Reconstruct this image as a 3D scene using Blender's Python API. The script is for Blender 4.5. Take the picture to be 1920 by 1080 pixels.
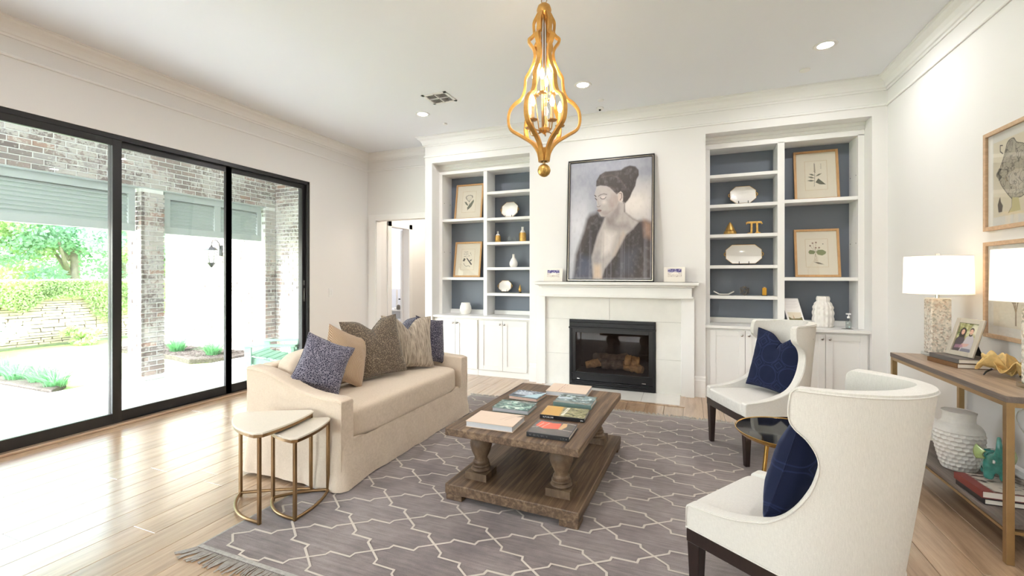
import bpy, math, random
import numpy as np
from math import sin, cos, pi, radians as R
from mathutils import Matrix, Vector
random.seed(7)
rng = np.random.default_rng(7)
for o in list(bpy.data.objects): bpy.data.objects.remove(o)
scene = bpy.context.scene
COL = scene.collection
# ------------------------------------------------------------------ camera
YAW = math.atan2(328, 830)
cam = bpy.data.cameras.new('camera'); cam_o = bpy.data.objects.new('camera', cam); COL.objects.link(cam_o)
cam_o.location = (0, 0, 1.38); cam_o.rotation_euler = (pi/2, 0, YAW)
cam.sensor_fit = 'HORIZONTAL'; cam.sensor_width = 36.0; cam.lens = 36.0*830/1920; cam.shift_y = -24/1920
cam.clip_start = 0.05; cam.clip_end = 200
scene.camera = cam_o
# ------------------------------------------------------------------ sky, sun, exposure
world = bpy.data.worlds.new('sky'); scene.world = world; world.use_nodes = True
wn = world.node_tree; bgn = wn.nodes['Background']
sky = wn.nodes.new('ShaderNodeTexSky'); sky.sky_type = 'NISHITA'; sky.sun_disc = False
sky.sun_elevation = R(52); sky.sun_rotation = R(205); sky.dust_density = 3.0; sky.air_density = 1.0
hs = wn.nodes.new('ShaderNodeHueSaturation'); hs.inputs['Saturation'].default_value = .55; wn.links.new(sky.outputs[0], hs.inputs['Color']); wn.links.new(hs.outputs[0], bgn.inputs[0]); bgn.inputs[1].default_value = 2.3
sun = bpy.data.lights.new('sun', 'SUN'); sun.energy = 4.2; sun.angle = R(1.0); sun.color = (1, .99, .97)
sun_o = bpy.data.objects.new('sun', sun); COL.objects.link(sun_o)
sun_o.rotation_euler = Vector((-.38, -.72, .85)).to_track_quat('Z', 'Y').to_euler()
CAN_W, BULB_W, LAMP_W = 12.5, .8, 8.0
vs = scene.view_settings
vs.view_transform = 'Standard'; vs.look = 'None'; vs.gamma = 1.0; vs.use_curve_mapping = False; vs.exposure = 0.24
scene.display_settings.display_device = 'sRGB'
scene.cycles.use_denoising = True
scene.cycles.max_bounces = 8; scene.cycles.diffuse_bounces = 5; scene.cycles.glossy_bounces = 3
scene.cycles.transparent_max_bounces = 12; scene.cycles.transmission_bounces = 6
scene.cycles.caustics_reflective = False; scene.cycles.caustics_refractive = False
scene.cycles.sample_clamp_indirect = 6.0
# ------------------------------------------------------------------ materials
def srgb(r, g, b):
    f = lambda c: (c/255/12.92) if c/255 <= .04045 else ((c/255+.055)/1.055)**2.4
    return (f(r), f(g), f(b), 1)
MATS = {}
class NT:
    def __init__(s, name):
        s.m = bpy.data.materials.new(name); s.m.use_nodes = True; s.t = s.m.node_tree
        s.b = s.t.nodes['Principled BSDF']; MATS[name] = s.m
    def n(s, t, **k):
        nd = s.t.nodes.new(t)
        for a, v in k.items():
            if a.startswith('i_'):
                a = a[2:]; a = int(a) if a.isdigit() else a.replace('_', ' ')
                nd.inputs[a].default_value = v
            else: setattr(nd, a, v)
        return nd
    def l(s, a, b): s.t.links.new(a, b)
    def coords(s, scale=(1, 1, 1), obj=True, rot=(0, 0, 0)):
        tc = s.n('ShaderNodeTexCoord'); mp = s.n('ShaderNodeMapping'); mp.inputs['Scale'].default_value = scale
        mp.inputs['Rotation'].default_value = rot
        s.l(tc.outputs['Object' if obj else 'Generated'], mp.inputs[0]); return mp.outputs[0]
    def ramp(s, fac, stops):
        r = s.n('ShaderNodeValToRGB'); e = r.color_ramp.elements
        while len(e) < len(stops): e.new(.5)
        for el, (p, c) in zip(e, stops): el.position = p; el.color = c
        s.l(fac, r.inputs[0]); return r.outputs[0]
    def mix(s, fac, a, b, mode='MIX'):
        m = s.n('ShaderNodeMix', data_type='RGBA', blend_type=mode)
        for inp, v in ((m.inputs[0], fac), (m.inputs[6], a), (m.inputs[7], b)):
            if hasattr(v, 'links') or isinstance(v, bpy.types.NodeSocket): s.l(v, inp)
            else: inp.default_value = v
        return m.outputs[2]
    def bump(s, h, strength=.3, dist=.01):
        b = s.n('ShaderNodeBump'); b.inputs['Strength'].default_value = strength; b.inputs['Distance'].default_value = dist
        s.l(h, b.inputs['Height']); s.l(b.outputs[0], s.b.inputs['Normal']); return b
def mat(name, col, rough=.5, metal=0, var=0, vscale=20, bump=0, bscale=60, stretch=(1, 1, 1), emit=None, estr=0, trans=0, coat=0, sheen=0, spec=.5, bdist=.004, alpha=None, ior=1.45):
    s = NT(name); b = s.b
    b.inputs['Roughness'].default_value = rough; b.inputs['Metallic'].default_value = metal
    b.inputs['Specular IOR Level'].default_value = spec
    b.inputs['Coat Weight'].default_value = coat; b.inputs['Sheen Weight'].default_value = sheen
    b.inputs['Transmission Weight'].default_value = trans; b.inputs['IOR'].default_value = ior
    if emit: b.inputs['Emission Color'].default_value = emit; b.inputs['Emission Strength'].default_value = estr
    b.inputs['Base Color'].default_value = col
    if var or bump: co = s.coords(stretch)
    nz = s.n('ShaderNodeTexNoise', i_Scale=vscale, i_Detail=6.0, i_Roughness=.6) if True else None
    if var:
        s.l(co, nz.inputs[0])
        d = tuple(max(0, c*(1-var)) for c in col[:3])+(1,); e = tuple(min(1, c*(1+var*.6)) for c in col[:3])+(1,)
        s.l(s.ramp(nz.outputs[0], [(.3, d), (.7, e)]), b.inputs['Base Color'])
    else: s.t.nodes.remove(nz)
    if bump:
        n2 = s.n('ShaderNodeTexNoise', i_Scale=bscale, i_Detail=4.0); s.l(co, n2.inputs[0]); s.bump(n2.outputs[0], bump, bdist)
    return s.m
def weave(name, c1, c2, scale=260, rough=.85, bump=.25, blot=.1):
    s = NT(name); co = s.coords()
    w1 = s.n('ShaderNodeTexNoise', i_Scale=scale*.18, i_Detail=3.0); m1 = s.coords((1, 14, 14)); s.l(m1, w1.inputs[0])
    w2 = s.n('ShaderNodeTexNoise', i_Scale=scale*.18, i_Detail=3.0); m2 = s.coords((14, 1, 1)); s.l(m2, w2.inputs[0])
    a = s.n('ShaderNodeMath', operation='ADD'); s.l(w1.outputs[0], a.inputs[0]); s.l(w2.outputs[0], a.inputs[1])
    a2 = s.n('ShaderNodeMath', operation='MULTIPLY'); s.l(a.outputs[0], a2.inputs[0]); a2.inputs[1].default_value = .5
    s.l(s.ramp(a2.outputs[0], [(.35, c1), (.65, c2)]), s.b.inputs['Base Color'])
    s.b.inputs['Roughness'].default_value = rough; s.b.inputs['Sheen Weight'].default_value = .15; s.b.inputs['Specular IOR Level'].default_value = .2
    s.bump(a2.outputs[0], bump, .002); return s.m
W1 = (1, 1, 1, 1)
mat('wall_white', (.80, .79, .775, 1), .6, bump=.05, bscale=300)
mat('ceiling_white', (.84, .86, .90, 1), .7)
mat('trim_white', (.84, .835, .82, 1), .35)
mat('cabinet_white', (.83, .825, .81, 1), .32)
mat('bookcase_blue', srgb(104, 112, 124), .45, bump=.04, bscale=40, stretch=(1, 1, 6))
mat('black_aluminium', (.018, .017, .018, 1), .32, .3, spec=.6)
mat('bronze_aluminium', (.045, .03, .026, 1), .35, .4)
mat('hearth_stone', (.80, .79, .75, 1), .12, var=.04, vscale=6)
mat('chrome', (.75, .75, .75, 1), .15, 1)
mat('knob_nickel', (.45, .44, .42, 1), .25, 1)
mat('black_metal', (.02, .02, .022, 1), .4, .5)
mat('firebox_dark', (.03, .022, .02, 1), .7, var=.4, vscale=12)
mat('concrete_patio', (.86, .87, .88, 1), .75, var=.06, vscale=4)
mat('mortar', (.80, .80, .78, 1), .9, bump=.3, bscale=80)
mat('shutter_paint', srgb(166, 173, 170), .45)
mat('chair_mint', srgb(150, 190, 168), .5, var=.1)
mat('black_stand', (.02, .02, .02, 1), .35)
mat('porcelain', (.82, .80, .76, 1), .25, coat=.3)
mat('porcelain_dull', (.72, .70, .66, 1), .6, var=.08, vscale=30, bump=.2, bscale=120)
mat('gold_rim', srgb(190, 150, 80), .3, 1)
mat('gold_leaf', srgb(205, 165, 95), .38, .85, var=.3, vscale=40, bump=.2, bscale=50)
mat('brass_dark', srgb(150, 122, 88), .32, .95, var=.15, vscale=15)
mat('brass', srgb(168, 140, 100), .3, .95, var=.08, vscale=15)
mat('polished_brass', srgb(200, 160, 90), .15, 1)
mat('gilt', srgb(210, 160, 86), .38, .55, var=.28, vscale=14, bump=.15, bscale=40)
mat('oak_frame', srgb(190, 148, 100), .5, var=.15, vscale=10, stretch=(6, 6, 1))
mat('pale_frame', srgb(196, 166, 136), .55, var=.18, vscale=10, stretch=(1, 4, 6))
mat('paper_mat', srgb(226, 218, 200), .8)
mat('page_white', srgb(232, 226, 216), .8, var=.06, vscale=30, stretch=(1, 1, 60))
mat('dark_wood', (.022, .012, .010, 1), .3, var=.3, vscale=10, stretch=(6, 6, 1), coat=.2)
mat('gloss_black', (.006, .006, .008, 1), .04, spec=.3)
mat('white_plastic', (.8, .8, .79, 1), .4)
mat('lamp_bulb', (1, .9, .7, 1), .4, emit=(1, .72, .40, 1), estr=26)
mat('can_lens', (1, 1, 1, 1), .4, emit=(1, .95, .88, 1), estr=14)
mat('candle_sleeve', srgb(232, 200, 150), .5)
mat('mulch', (.10, .085, .08, 1), .95, var=.6, vscale=40, bump=.8, bscale=70, bdist=.02)
mat('lawn', srgb(160, 190, 116), .9, var=.25, vscale=30, bump=.5, bscale=200)
def leafy(name, c, var, vs_):
    mat(name, c, .6, var=var, vscale=vs_); m = MATS[name]; t_ = m.node_tree; b = t_.nodes['Principled BSDF']; src = b.inputs['Base Color'].links[0].from_socket
    tr = t_.nodes.new('ShaderNodeBsdfTranslucent'); mx = t_.nodes.new('ShaderNodeMixShader'); mx.inputs[0].default_value = .5
    t_.links.new(src, tr.inputs[0]); t_.links.new(b.outputs[0], mx.inputs[1]); t_.links.new(tr.outputs[0], mx.inputs[2]); t_.links.new(mx.outputs[0], t_.nodes['Material Output'].inputs[0])
leafy('leaf_dark', srgb(172, 208, 176), .4, 1.2)
leafy('leaf_light', srgb(214, 234, 178), .35, 1.5)
leafy('leaf_teal', srgb(204, 230, 212), .35, 1.2)
leafy('blade_green', srgb(120, 180, 128), .3, 6)
mat('bark', srgb(160, 146, 132), .9, var=.3, vscale=8)
mat('garden_stone', srgb(206, 184, 172), .9, var=.25, vscale=6, bump=.5, bscale=30)
mat('log_brown', srgb(172, 138, 98), .9, var=.5, vscale=14, bump=.8, bscale=30, bdist=.02)
mat('log_char', srgb(96, 88, 82), .95, var=.5, vscale=18, bump=.8, bscale=30, bdist=.02)
mat('amber', srgb(200, 150, 50), .2, .4)
mat('wire_grey', srgb(130, 124, 116), .35, .9)
mat('teal_glass', srgb(60, 138, 128), .12, var=.4, vscale=30, coat=.6, bump=.35, bscale=60, trans=.15)
mat('green_glaze', srgb(150, 170, 110), .15, var=.3, vscale=20, coat=.5)
mat('cord_white', (.6, .57, .5, 1), .5)
mat('grey_desk', srgb(190, 192, 192), .4)
mat('white_ceramic', (.80, .77, .72, 1), .5, var=.05, vscale=20)
mat('fringe', srgb(170, 166, 160), .9, var=.25, vscale=60)
mat('rug_line', srgb(200, 190, 180), .95, var=.07, vscale=14)
mat('photo_silver', srgb(214, 206, 192), .25, .5)
mat('crumpled_gold', srgb(226, 196, 134), .42, .35, var=.25, vscale=30, bump=.6, bscale=40, bdist=.006)
weave('linen_sofa', srgb(202, 185, 165), srgb(221, 205, 186), 260)
weave('linen_chair', srgb(206, 203, 197), srgb(223, 220, 214), 300, bump=.15)
def shade_mat(name, col, e, st):
    s = NT(name); s.b.inputs['Base Color'].default_value = col; s.b.inputs['Roughness'].default_value = .9
    tr = s.n('ShaderNodeBsdfTranslucent', i_Color=(.95, .88, .78, 1)); mx = s.n('ShaderNodeMixShader', i_Fac=.45)
    out = s.t.nodes['Material Output']; s.l(s.b.outputs[0], mx.inputs[1]); s.l(tr.outputs[0], mx.inputs[2]); s.l(mx.outputs[0], out.inputs[0])
shade_mat('lamp_shade', (.86, .82, .76, 1), None, 0)
def glass_mat(name, tint=(1, 1, 1, 1), refl=1.0, rough=0.0, base=.05):
    s = NT(name); out = s.t.nodes['Material Output']
    tr = s.n('ShaderNodeBsdfTransparent', i_Color=tint); gl = s.n('ShaderNodeBsdfGlossy', i_Roughness=rough)
    fr = s.n('ShaderNodeLayerWeight', i_Blend=.5); pw = s.n('ShaderNodeMath', operation='POWER'); pw.inputs[1].default_value = 5.0; s.l(fr.outputs['Facing'], pw.inputs[0])
    m = s.n('ShaderNodeMath', operation='MULTIPLY_ADD', use_clamp=True); m.inputs[1].default_value = .9*refl; m.inputs[2].default_value = .045*refl
    s.l(pw.outputs[0], m.inputs[0]); mx = s.n('ShaderNodeMixShader'); s.l(m.outputs[0], mx.inputs[0])
    s.l(tr.outputs[0], mx.inputs[1]); s.l(gl.outputs[0], mx.inputs[2]); s.l(mx.outputs[0], out.inputs[0])
glass_mat('pane_glass', (.97, .99, .98, 1), .8)
glass_mat('clear_glass', (.9, .93, .93, 1), 1.5)
glass_mat('fire_glass', (.86, .82, .80, 1), 1.0)
glass_mat('frame_glass', (.99, .99, .99, 1), 1.0)
# bricks: colour from per-vertex tint plus whitewash
s = NT('brick')
at = s.n('ShaderNodeAttribute', attribute_name='tint'); oi = s.n('ShaderNodeObjectInfo')
ad = s.n('ShaderNodeMath', operation='ADD'); s.l(at.outputs['Fac'], ad.inputs[0]); s.l(oi.outputs['Random'], ad.inputs[1])
fr = s.n('ShaderNodeMath', operation='FRACT'); s.l(ad.outputs[0], fr.inputs[0])
bc = s.ramp(fr.outputs[0], [(0, srgb(108, 98, 95)), (.25, srgb(134, 121, 115)), (.5, srgb(124, 118, 116)), (.68, srgb(144, 128, 120)), (.85, srgb(154, 149, 146)), (.97, srgb(152, 126, 114))])
geo = s.n('ShaderNodeNewGeometry'); nz = s.n('ShaderNodeTexNoise', i_Scale=22.0, i_Detail=5.0, i_Roughness=.7); s.l(geo.outputs['Position'], nz.inputs[0])
n3 = s.n('ShaderNodeTexNoise', i_Scale=2.2, i_Detail=3.0); s.l(geo.outputs['Position'], n3.inputs[0])
a3 = s.n('ShaderNodeMath', operation='ADD'); s.l(nz.outputs[0], a3.inputs[0]); s.l(n3.outputs[0], a3.inputs[1])
f3 = s.ramp(a3.outputs[0], [(.96, (0, 0, 0, 1)), (1.2, (.66, .66, .66, 1))])
s.l(s.mix(f3, bc, srgb(196, 192, 186)), s.b.inputs['Base Color']); s.b.inputs['Roughness'].default_value = .9
s.bump(nz.outputs[0], .4, .01)
# oak planks
def plank_mat(name, stops, rough, sc=(14, .9, 14), tintamt=.5):
    s = NT(name); oi = s.n('ShaderNodeObjectInfo'); tc = s.n('ShaderNodeTexCoord'); mp = s.n('ShaderNodeMapping'); mp.inputs['Scale'].default_value = sc
    cb = s.n('ShaderNodeCombineXYZ'); ml = s.n('ShaderNodeMath', operation='MULTIPLY'); ml.inputs[1].default_value = 37.0
    s.l(oi.outputs['Random'], ml.inputs[0]); s.l(ml.outputs[0], cb.inputs[0]); s.l(ml.outputs[0], cb.inputs[1]); s.l(ml.outputs[0], cb.inputs[2])
    s.l(tc.outputs['Object'], mp.inputs[0]); s.l(cb.outputs[0], mp.inputs['Location'])
    nz = s.n('ShaderNodeTexNoise', i_Scale=1.6, i_Detail=8.0, i_Roughness=.62, i_Distortion=.6); s.l(mp.outputs[0], nz.inputs[0])
    n2 = s.n('ShaderNodeTexNoise', i_Scale=9.0, i_Detail=6.0, i_Roughness=.7); s.l(mp.outputs[0], n2.inputs[0])
    c = s.ramp(nz.outputs[0], stops)
    fine = s.ramp(n2.outputs[0], [(.35, (.80, .78, .76, 1)), (.6, (1, 1, 1, 1))])
    c = s.mix(.7, c, fine, 'MULTIPLY')
    tint = s.ramp(oi.outputs['Random'], [(0, (.80, .77, .74, 1)), (.4, (1, 1, 1, 1)), (.7, (.92, .88, .84, 1)), (1, (1.0, .97, .92, 1))])
    c = s.mix(tintamt*1.6, c, tint, 'MULTIPLY')
    mp2 = s.n('ShaderNodeMapping'); mp2.inputs['Scale'].default_value = (6, 1.3, 6); s.l(tc.outputs['Object'], mp2.inputs[0]); s.l(cb.outputs[0], mp2.inputs['Location'])
    kn = s.n('ShaderNodeTexNoise', i_Scale=1.3, i_Detail=2.0); s.l(mp2.outputs[0], kn.inputs[0])
    kr = s.ramp(kn.outputs[0], [(.73, (1, 1, 1, 1)), (.80, (.35, .25, .18, 1))])
    c = s.mix(.8, c, kr, 'MULTIPLY')
    s.l(c, s.b.inputs['Base Color']); s.b.inputs['Roughness'].default_value = rough
    s.bump(n2.outputs[0], .12, .003); return s
plank_mat('oak_floor', [(.3, srgb(152, 124, 98)), (.5, srgb(186, 156, 127)), (.72, srgb(204, 177, 147))], .30).b.inputs['Coat Weight'].default_value = 1.0
for k_, v_ in (('Coat Roughness', .22), ('Coat IOR', 1.9)): MATS['oak_floor'].node_tree.nodes['Principled BSDF'].inputs[k_].default_value = v_
plank_mat('weathered_wood', [(.3, srgb(66, 50, 38)), (.5, srgb(104, 82, 62)), (.72, srgb(148, 124, 98))], .55, (26, 1.0, 26), .15)
plank_mat('weathered_turned', [(.3, srgb(76, 60, 47)), (.5, srgb(104, 84, 65)), (.72, srgb(136, 114, 91))], .6, (9, 9, 4), .15)
plank_mat('console_wood', [(.3, srgb(122, 106, 92)), (.5, srgb(160, 142, 124)), (.72, srgb(184, 166, 146))], .4, (20, 1.0, 20), .15)
plank_mat('console_dark', [(.3, srgb(78, 68, 62)), (.5, srgb(106, 95, 88)), (.72, srgb(132, 120, 112))], .5, (20, 1.0, 20), .15)
# rug field
s = NT('rug_field'); co = s.coords((1, 1, 1)); co2 = s.coords((2.2, 26, 1))
n1 = s.n('ShaderNodeTexNoise', i_Scale=1.5, i_Detail=5.0, i_Roughness=.65); s.l(co, n1.inputs[0])
n2 = s.n('ShaderNodeTexNoise', i_Scale=2.0, i_Detail=6.0, i_Roughness=.7); s.l(co2, n2.inputs[0])
n3 = s.n('ShaderNodeTexNoise', i_Scale=260.0, i_Detail=2.0); s.l(co, n3.inputs[0])
c = s.ramp(n1.outputs[0], [(.3, srgb(108, 98, 98)), (.5, srgb(138, 127, 125)), (.68, srgb(160, 150, 147))])
st = s.ramp(n2.outputs[0], [(.34, (.70, .69, .70, 1)), (.66, (1.12, 1.11, 1.10, 1))]); c = s.mix(1.0, c, st, 'MULTIPLY')
sp = s.ramp(n3.outputs[0], [(.35, (.82, .82, .82, 1)), (.65, (1.1, 1.1, 1.1, 1))]); c = s.mix(.8, c, sp, 'MULTIPLY')
s.l(c, s.b.inputs['Base Color']); s.b.inputs['Roughness'].default_value = .95; s.b.inputs['Specular IOR Level'].default_value = .1; s.b.inputs['Sheen Weight'].default_value = .3
s.bump(n3.outputs[0], .5, .004)
# printed surfaces read a colour attribute
s = NT('print'); at = s.n('ShaderNodeAttribute', attribute_name='paint'); s.l(at.outputs['Color'], s.b.inputs['Base Color']); s.b.inputs['Roughness'].default_value = .55
s = NT('print_gloss'); at = s.n('ShaderNodeAttribute', attribute_name='paint'); s.l(at.outputs['Color'], s.b.inputs['Base Color']); s.b.inputs['Roughness'].default_value = .25
# cushion fabrics
def fabric(name, c1, c2, kind, scale, rough=.8, axis=(1, 1, 1)):
    s = NT(name); co = s.coords(axis)
    if kind == 'vor':
        t = s.n('ShaderNodeTexVoronoi', i_Scale=scale, feature='DISTANCE_TO_EDGE'); s.l(co, t.inputs[0]); f = t.outputs[0]; st = [(.02, c2), (.16, c1)]
    elif kind == 'dots':
        t = s.n('ShaderNodeTexVoronoi', i_Scale=scale); s.l(co, t.inputs[0]); f = t.outputs[0]; st = [(.18, c2), (.42, c1)]
    elif kind == 'stripe':
        t = s.n('ShaderNodeTexWave', i_Scale=scale, i_Distortion=1.2, i_Detail=2.0); t.bands_direction = 'X'; s.l(co, t.inputs[0]); f = t.outputs[0]; st = [(.25, c1), (.6, c2)]
    else:
        t = s.n('ShaderNodeTexNoise', i_Scale=scale, i_Detail=5.0, i_Roughness=.7); s.l(co, t.inputs[0]); f = t.outputs[0]; st = [(.38, c1), (.62, c2)]
    s.l(s.ramp(f, st), s.b.inputs['Base Color']); s.b.inputs['Roughness'].default_value = rough; s.b.inputs['Sheen Weight'].default_value = .3
    s.b.inputs['Specular IOR Level'].default_value = .2; s.bump(f, .35, .004)
fabric('navy_net', srgb(52, 52, 70), srgb(146, 142, 156), 'vor', 78)
fabric('navy_dots', srgb(48, 46, 66), srgb(160, 154, 168), 'dots', 95)
fabric('tan_stripe', srgb(138, 112, 88), srgb(198, 172, 144), 'stripe', 42)
fabric('brown_fleck', srgb(92, 80, 68), srgb(172, 154, 130), 'dots', 110)
fabric('taupe_streak', srgb(124, 112, 100), srgb(196, 182, 164), 'noise', 9, axis=(12, 1, 1.2))
fabric('blue_fleck', srgb(96, 98, 114), srgb(176, 176, 184), 'dots', 110)
# navy velvet with a raised trellis of loops and diamonds
s = NT('navy_velvet'); co = s.coords()
sx = s.n('ShaderNodeSeparateXYZ'); s.l(co, sx.inputs[0])
def MA(op, a, b=None):
    m = s.n('ShaderNodeMath', operation=op)
    for i, v in enumerate((a, b)):
        if v is None: continue
        if isinstance(v, (int, float)): m.inputs[i].default_value = v
        else: s.l(v, m.inputs[i])
    return m.outputs[0]
P = .16
def cell(v, off): return MA('SUBTRACT', MA('FRACT', MA('ADD', MA('DIVIDE', v, P), off)), .5)
def band(d, r, w): return MA('LESS_THAN', MA('ABSOLUTE', MA('SUBTRACT', d, r)), w)
ux, uz = cell(sx.outputs[0], .5), cell(sx.outputs[2], .5)
vx, vz = cell(sx.outputs[0], 0), cell(sx.outputs[2], 0)
ring = MA('SQRT', MA('ADD', MA('MULTIPLY', ux, ux), MA('MULTIPLY', uz, uz)))
dia = MA('ADD', MA('ABSOLUTE', vx), MA('ABSOLUTE', vz))
li = MA('MAXIMUM', MA('MAXIMUM', band(ring, .44, .018), band(dia, .17, .02)), band(dia, .33, .018))
s.l(s.mix(li, srgb(20, 27, 52), srgb(34, 43, 74)), s.b.inputs['Base Color']); s.b.inputs['Roughness'].default_value = .75
s.b.inputs['Sheen Weight'].default_value = .12; s.b.inputs['Sheen Tint'].default_value = (.4, .5, .9, 1); s.b.inputs['Specular IOR Level'].default_value = .15
s.bump(li, .6, .004)
# mother of pearl lamp base
s = NT('pearl_mosaic'); co = s.coords((1, 1, 1)); v = s.n('ShaderNodeTexVoronoi', i_Scale=90.0); s.l(co, v.inputs[0])
h = s.n('ShaderNodeSeparateColor'); s.l(v.outputs['Color'], h.inputs[0])
s.l(s.ramp(h.outputs[0], [(0, srgb(164, 160, 148)), (.35, srgb(214, 209, 198)), (.7, srgb(236, 228, 216)), (1, srgb(182, 162, 146))]), s.b.inputs['Base Color']); s.b.inputs['Roughness'].default_value = .22; s.bump(h.outputs[0], .5, .006)
# ------------------------------------------------------------------ mesh helpers
class MB:
    def __init__(s): s.v = []; s.f = []; s.t = []
    def add(s, vs_, fs, tint=0.0):
        b = len(s.v); s.v += [tuple(p) for p in vs_]; s.f += [tuple(b+i for i in f) for f in fs]; s.t += [tint]*len(vs_); return s
    def box(s, x0, x1, y0, y1, z0, z1, tint=0.0):
        return s.add([(x0,y0,z0),(x1,y0,z0),(x1,y1,z0),(x0,y1,z0),(x0,y0,z1),(x1,y0,z1),(x1,y1,z1),(x0,y1,z1)],
                     [(0,3,2,1),(4,5,6,7),(0,1,5,4),(1,2,6,5),(2,3,7,6),(3,0,4,7)], tint)
    def prism(s, poly, z0, z1):
        n = len(poly)
        return s.add([(x, y, z0) for x, y in poly]+[(x, y, z1) for x, y in poly],
                     [tuple(range(n))[::-1], tuple(range(n, 2*n))]+[(i, (i+1) % n, n+(i+1) % n, n+i) for i in range(n)])
    def lathe(s, prof, n=24, cx=0, cy=0, cz=0, a0=0.0):
        vs_ = []; fs = []
        for r, z in prof:
            for k in range(n): a = a0+2*pi*k/n; vs_.append((cx+r*cos(a), cy+r*sin(a), cz+z))
        m = len(prof)
        for i in range(m-1):
            for k in range(n): fs.append((i*n+k, i*n+(k+1) % n, (i+1)*n+(k+1) % n, (i+1)*n+k))
        if prof[0][0] > 1e-5: fs.append(tuple(range(n))[::-1])
        if prof[-1][0] > 1e-5: fs.append(tuple((m-1)*n+k for k in range(n)))
        return s.add(vs_, fs)
    def tube(s, pts, r, n=8, closed=False, sx=1.0):
        pts = [Vector(p) for p in pts]; m = len(pts); rs = r if isinstance(r, (list, tuple)) else [r]*m
        vs_ = []; up = None
        for i, p in enumerate(pts):
            a = pts[(i-1) % m] if (closed or i > 0) else p; b = pts[(i+1) % m] if (closed or i < m-1) else p
            t = (b-a).normalized()
            if up is None: up = Vector((0, 0, 1)) if abs(t.z) < .9 else Vector((1, 0, 0))
            u = (up-t*up.dot(t)).normalized(); w = t.cross(u); up = u
            for k in range(n): an = 2*pi*k/n; vs_.append(p+(u*cos(an)*sx+w*sin(an))*rs[i])
        fs = []
        for i in range(m if closed else m-1):
            j = (i+1) % m
            for k in range(n): fs.append((i*n+k, i*n+(k+1) % n, j*n+(k+1) % n, j*n+k))
        if not closed: fs.append(tuple(range(n))[::-1]); fs.append(tuple((m-1)*n+k for k in range(n)))
        return s.add(vs_, fs)
    def ball(s, c, r, n=12, m=8, sq=(1, 1, 1)):
        b = MB().lathe([(max(1e-6, sin(pi*i/m)), -cos(pi*i/m)) for i in range(m+1)], n)
        return s.add([(c[0]+x*r*sq[0], c[1]+y*r*sq[1], c[2]+z*r*sq[2]) for x, y, z in b.v], b.f)
    def grid(s, fn, nu, nv, cu=False, cv=False):
        vs_ = [fn(i/(nu if cu else nu-1), j/(nv if cv else nv-1)) for i in range(nu) for j in range(nv)]; fs = []
        for i in range(nu if cu else nu-1):
            for j in range(nv if cv else nv-1):
                a = i*nv+j; b = ((i+1) % nu)*nv+j; c = ((i+1) % nu)*nv+(j+1) % nv; d = i*nv+(j+1) % nv; fs.append((a, b, c, d))
        return s.add(vs_, fs)
    def xf(s, M): s.v = [tuple(M @ Vector(p)) for p in s.v]; return s
    def join(s, o): return s.add(o.v, o.f)
MTX = {}
def mesh_of(mb, m, name):
    me = bpy.data.meshes.new(name); me.from_pydata(mb.v, [], mb.f); me.materials.append(MATS[m] if isinstance(m, str) else m)
    if any(mb.t):
        a = me.attributes.new('tint', 'FLOAT', 'POINT'); a.data.foreach_set('value', np.array(mb.t, 'f'))
    me.validate(); me.update(); return me
def put(name, mb, m, parent=None, smooth=None, bevel=0, seg=2, world=True, recalc=True, subsurf=0, **kw):
    """link MB as one mesh object; verts are world coords unless world=False"""
    if world and parent is not None:
        M = MTX.get(parent.name)
        if M is not None: mb.xf(M.inverted())
    me = mesh_of(mb, m, name)
    if recalc:
        import bmesh
        b = bmesh.new(); b.from_mesh(me); bmesh.ops.recalc_face_normals(b, faces=b.faces); b.to_mesh(me); b.free()
    if smooth is not None:
        me.polygons.foreach_set('use_smooth', [True]*len(me.polygons))
        if smooth < 179: me.set_sharp_from_angle(angle=R(smooth))
    o = bpy.data.objects.new(name, me); COL.objects.link(o)
    if parent is not None:
        o.parent = parent
        if parent.name in MTX: MTX[o.name] = MTX[parent.name]
    if bevel:
        md = o.modifiers.new('bevel', 'BEVEL'); md.width = bevel; md.segments = seg; md.limit_method = 'ANGLE'; md.angle_limit = R(35)
    if subsurf:
        md = o.modifiers.new('sub', 'SUBSURF'); md.levels = subsurf; md.render_levels = subsurf
    for k, v in kw.items(): o[k] = v
    return o
def tag(o, label, cat, group=None):
    o['label'] = label; o['category'] = cat
    if group: o['group'] = group
    return o
def thing(name, label, cat, loc=(0, 0, 0), rz=0, group=None):
    o = bpy.data.objects.new(name, None); COL.objects.link(o); o.location = loc; o.rotation_euler = (0, 0, rz); o.empty_display_size = .1
    MTX[o.name] = Matrix.Translation(loc) @ Matrix.Rotation(rz, 4, 'Z'); return tag(o, label, cat, group)
def dup(root, loc, rz=0, label=None, group=None):
    def cp(o, par):
        c = o.copy(); COL.objects.link(c); c.parent = par
        for ch in kids.get(o.name, []): cp(ch, c)
        return c
    kids = {}
    for q in bpy.data.objects:
        if q.parent: kids.setdefault(q.parent.name, []).append(q)
    r = cp(root, None); r.location = loc; r.rotation_euler = (0, 0, rz)
    if label: r['label'] = label
    if group: r['group'] = group
    return r
def struct(o): o['kind'] = 'structure'; return o
def S(name, mb, m, parent=None, **k): return struct(put(name, mb, m, parent, **k))
def light(name, kind, loc, energy, color, parent=None, size=.1, rot=(0, 0, 0), **k):
    l = bpy.data.lights.new(name, kind); l.energy = energy; l.color = color
    if kind == 'AREA': l.shape = 'DISK'; l.size = size
    elif kind == 'POINT': l.shadow_soft_size = size
    for a, v in k.items(): setattr(l, a, v)
    o = bpy.data.objects.new(name, l); COL.objects.link(o)
    if parent is not None:
        o.parent = parent; loc = MTX[parent.name].inverted() @ Vector(loc)
    o.location = loc; o.rotation_euler = rot; return o
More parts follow.
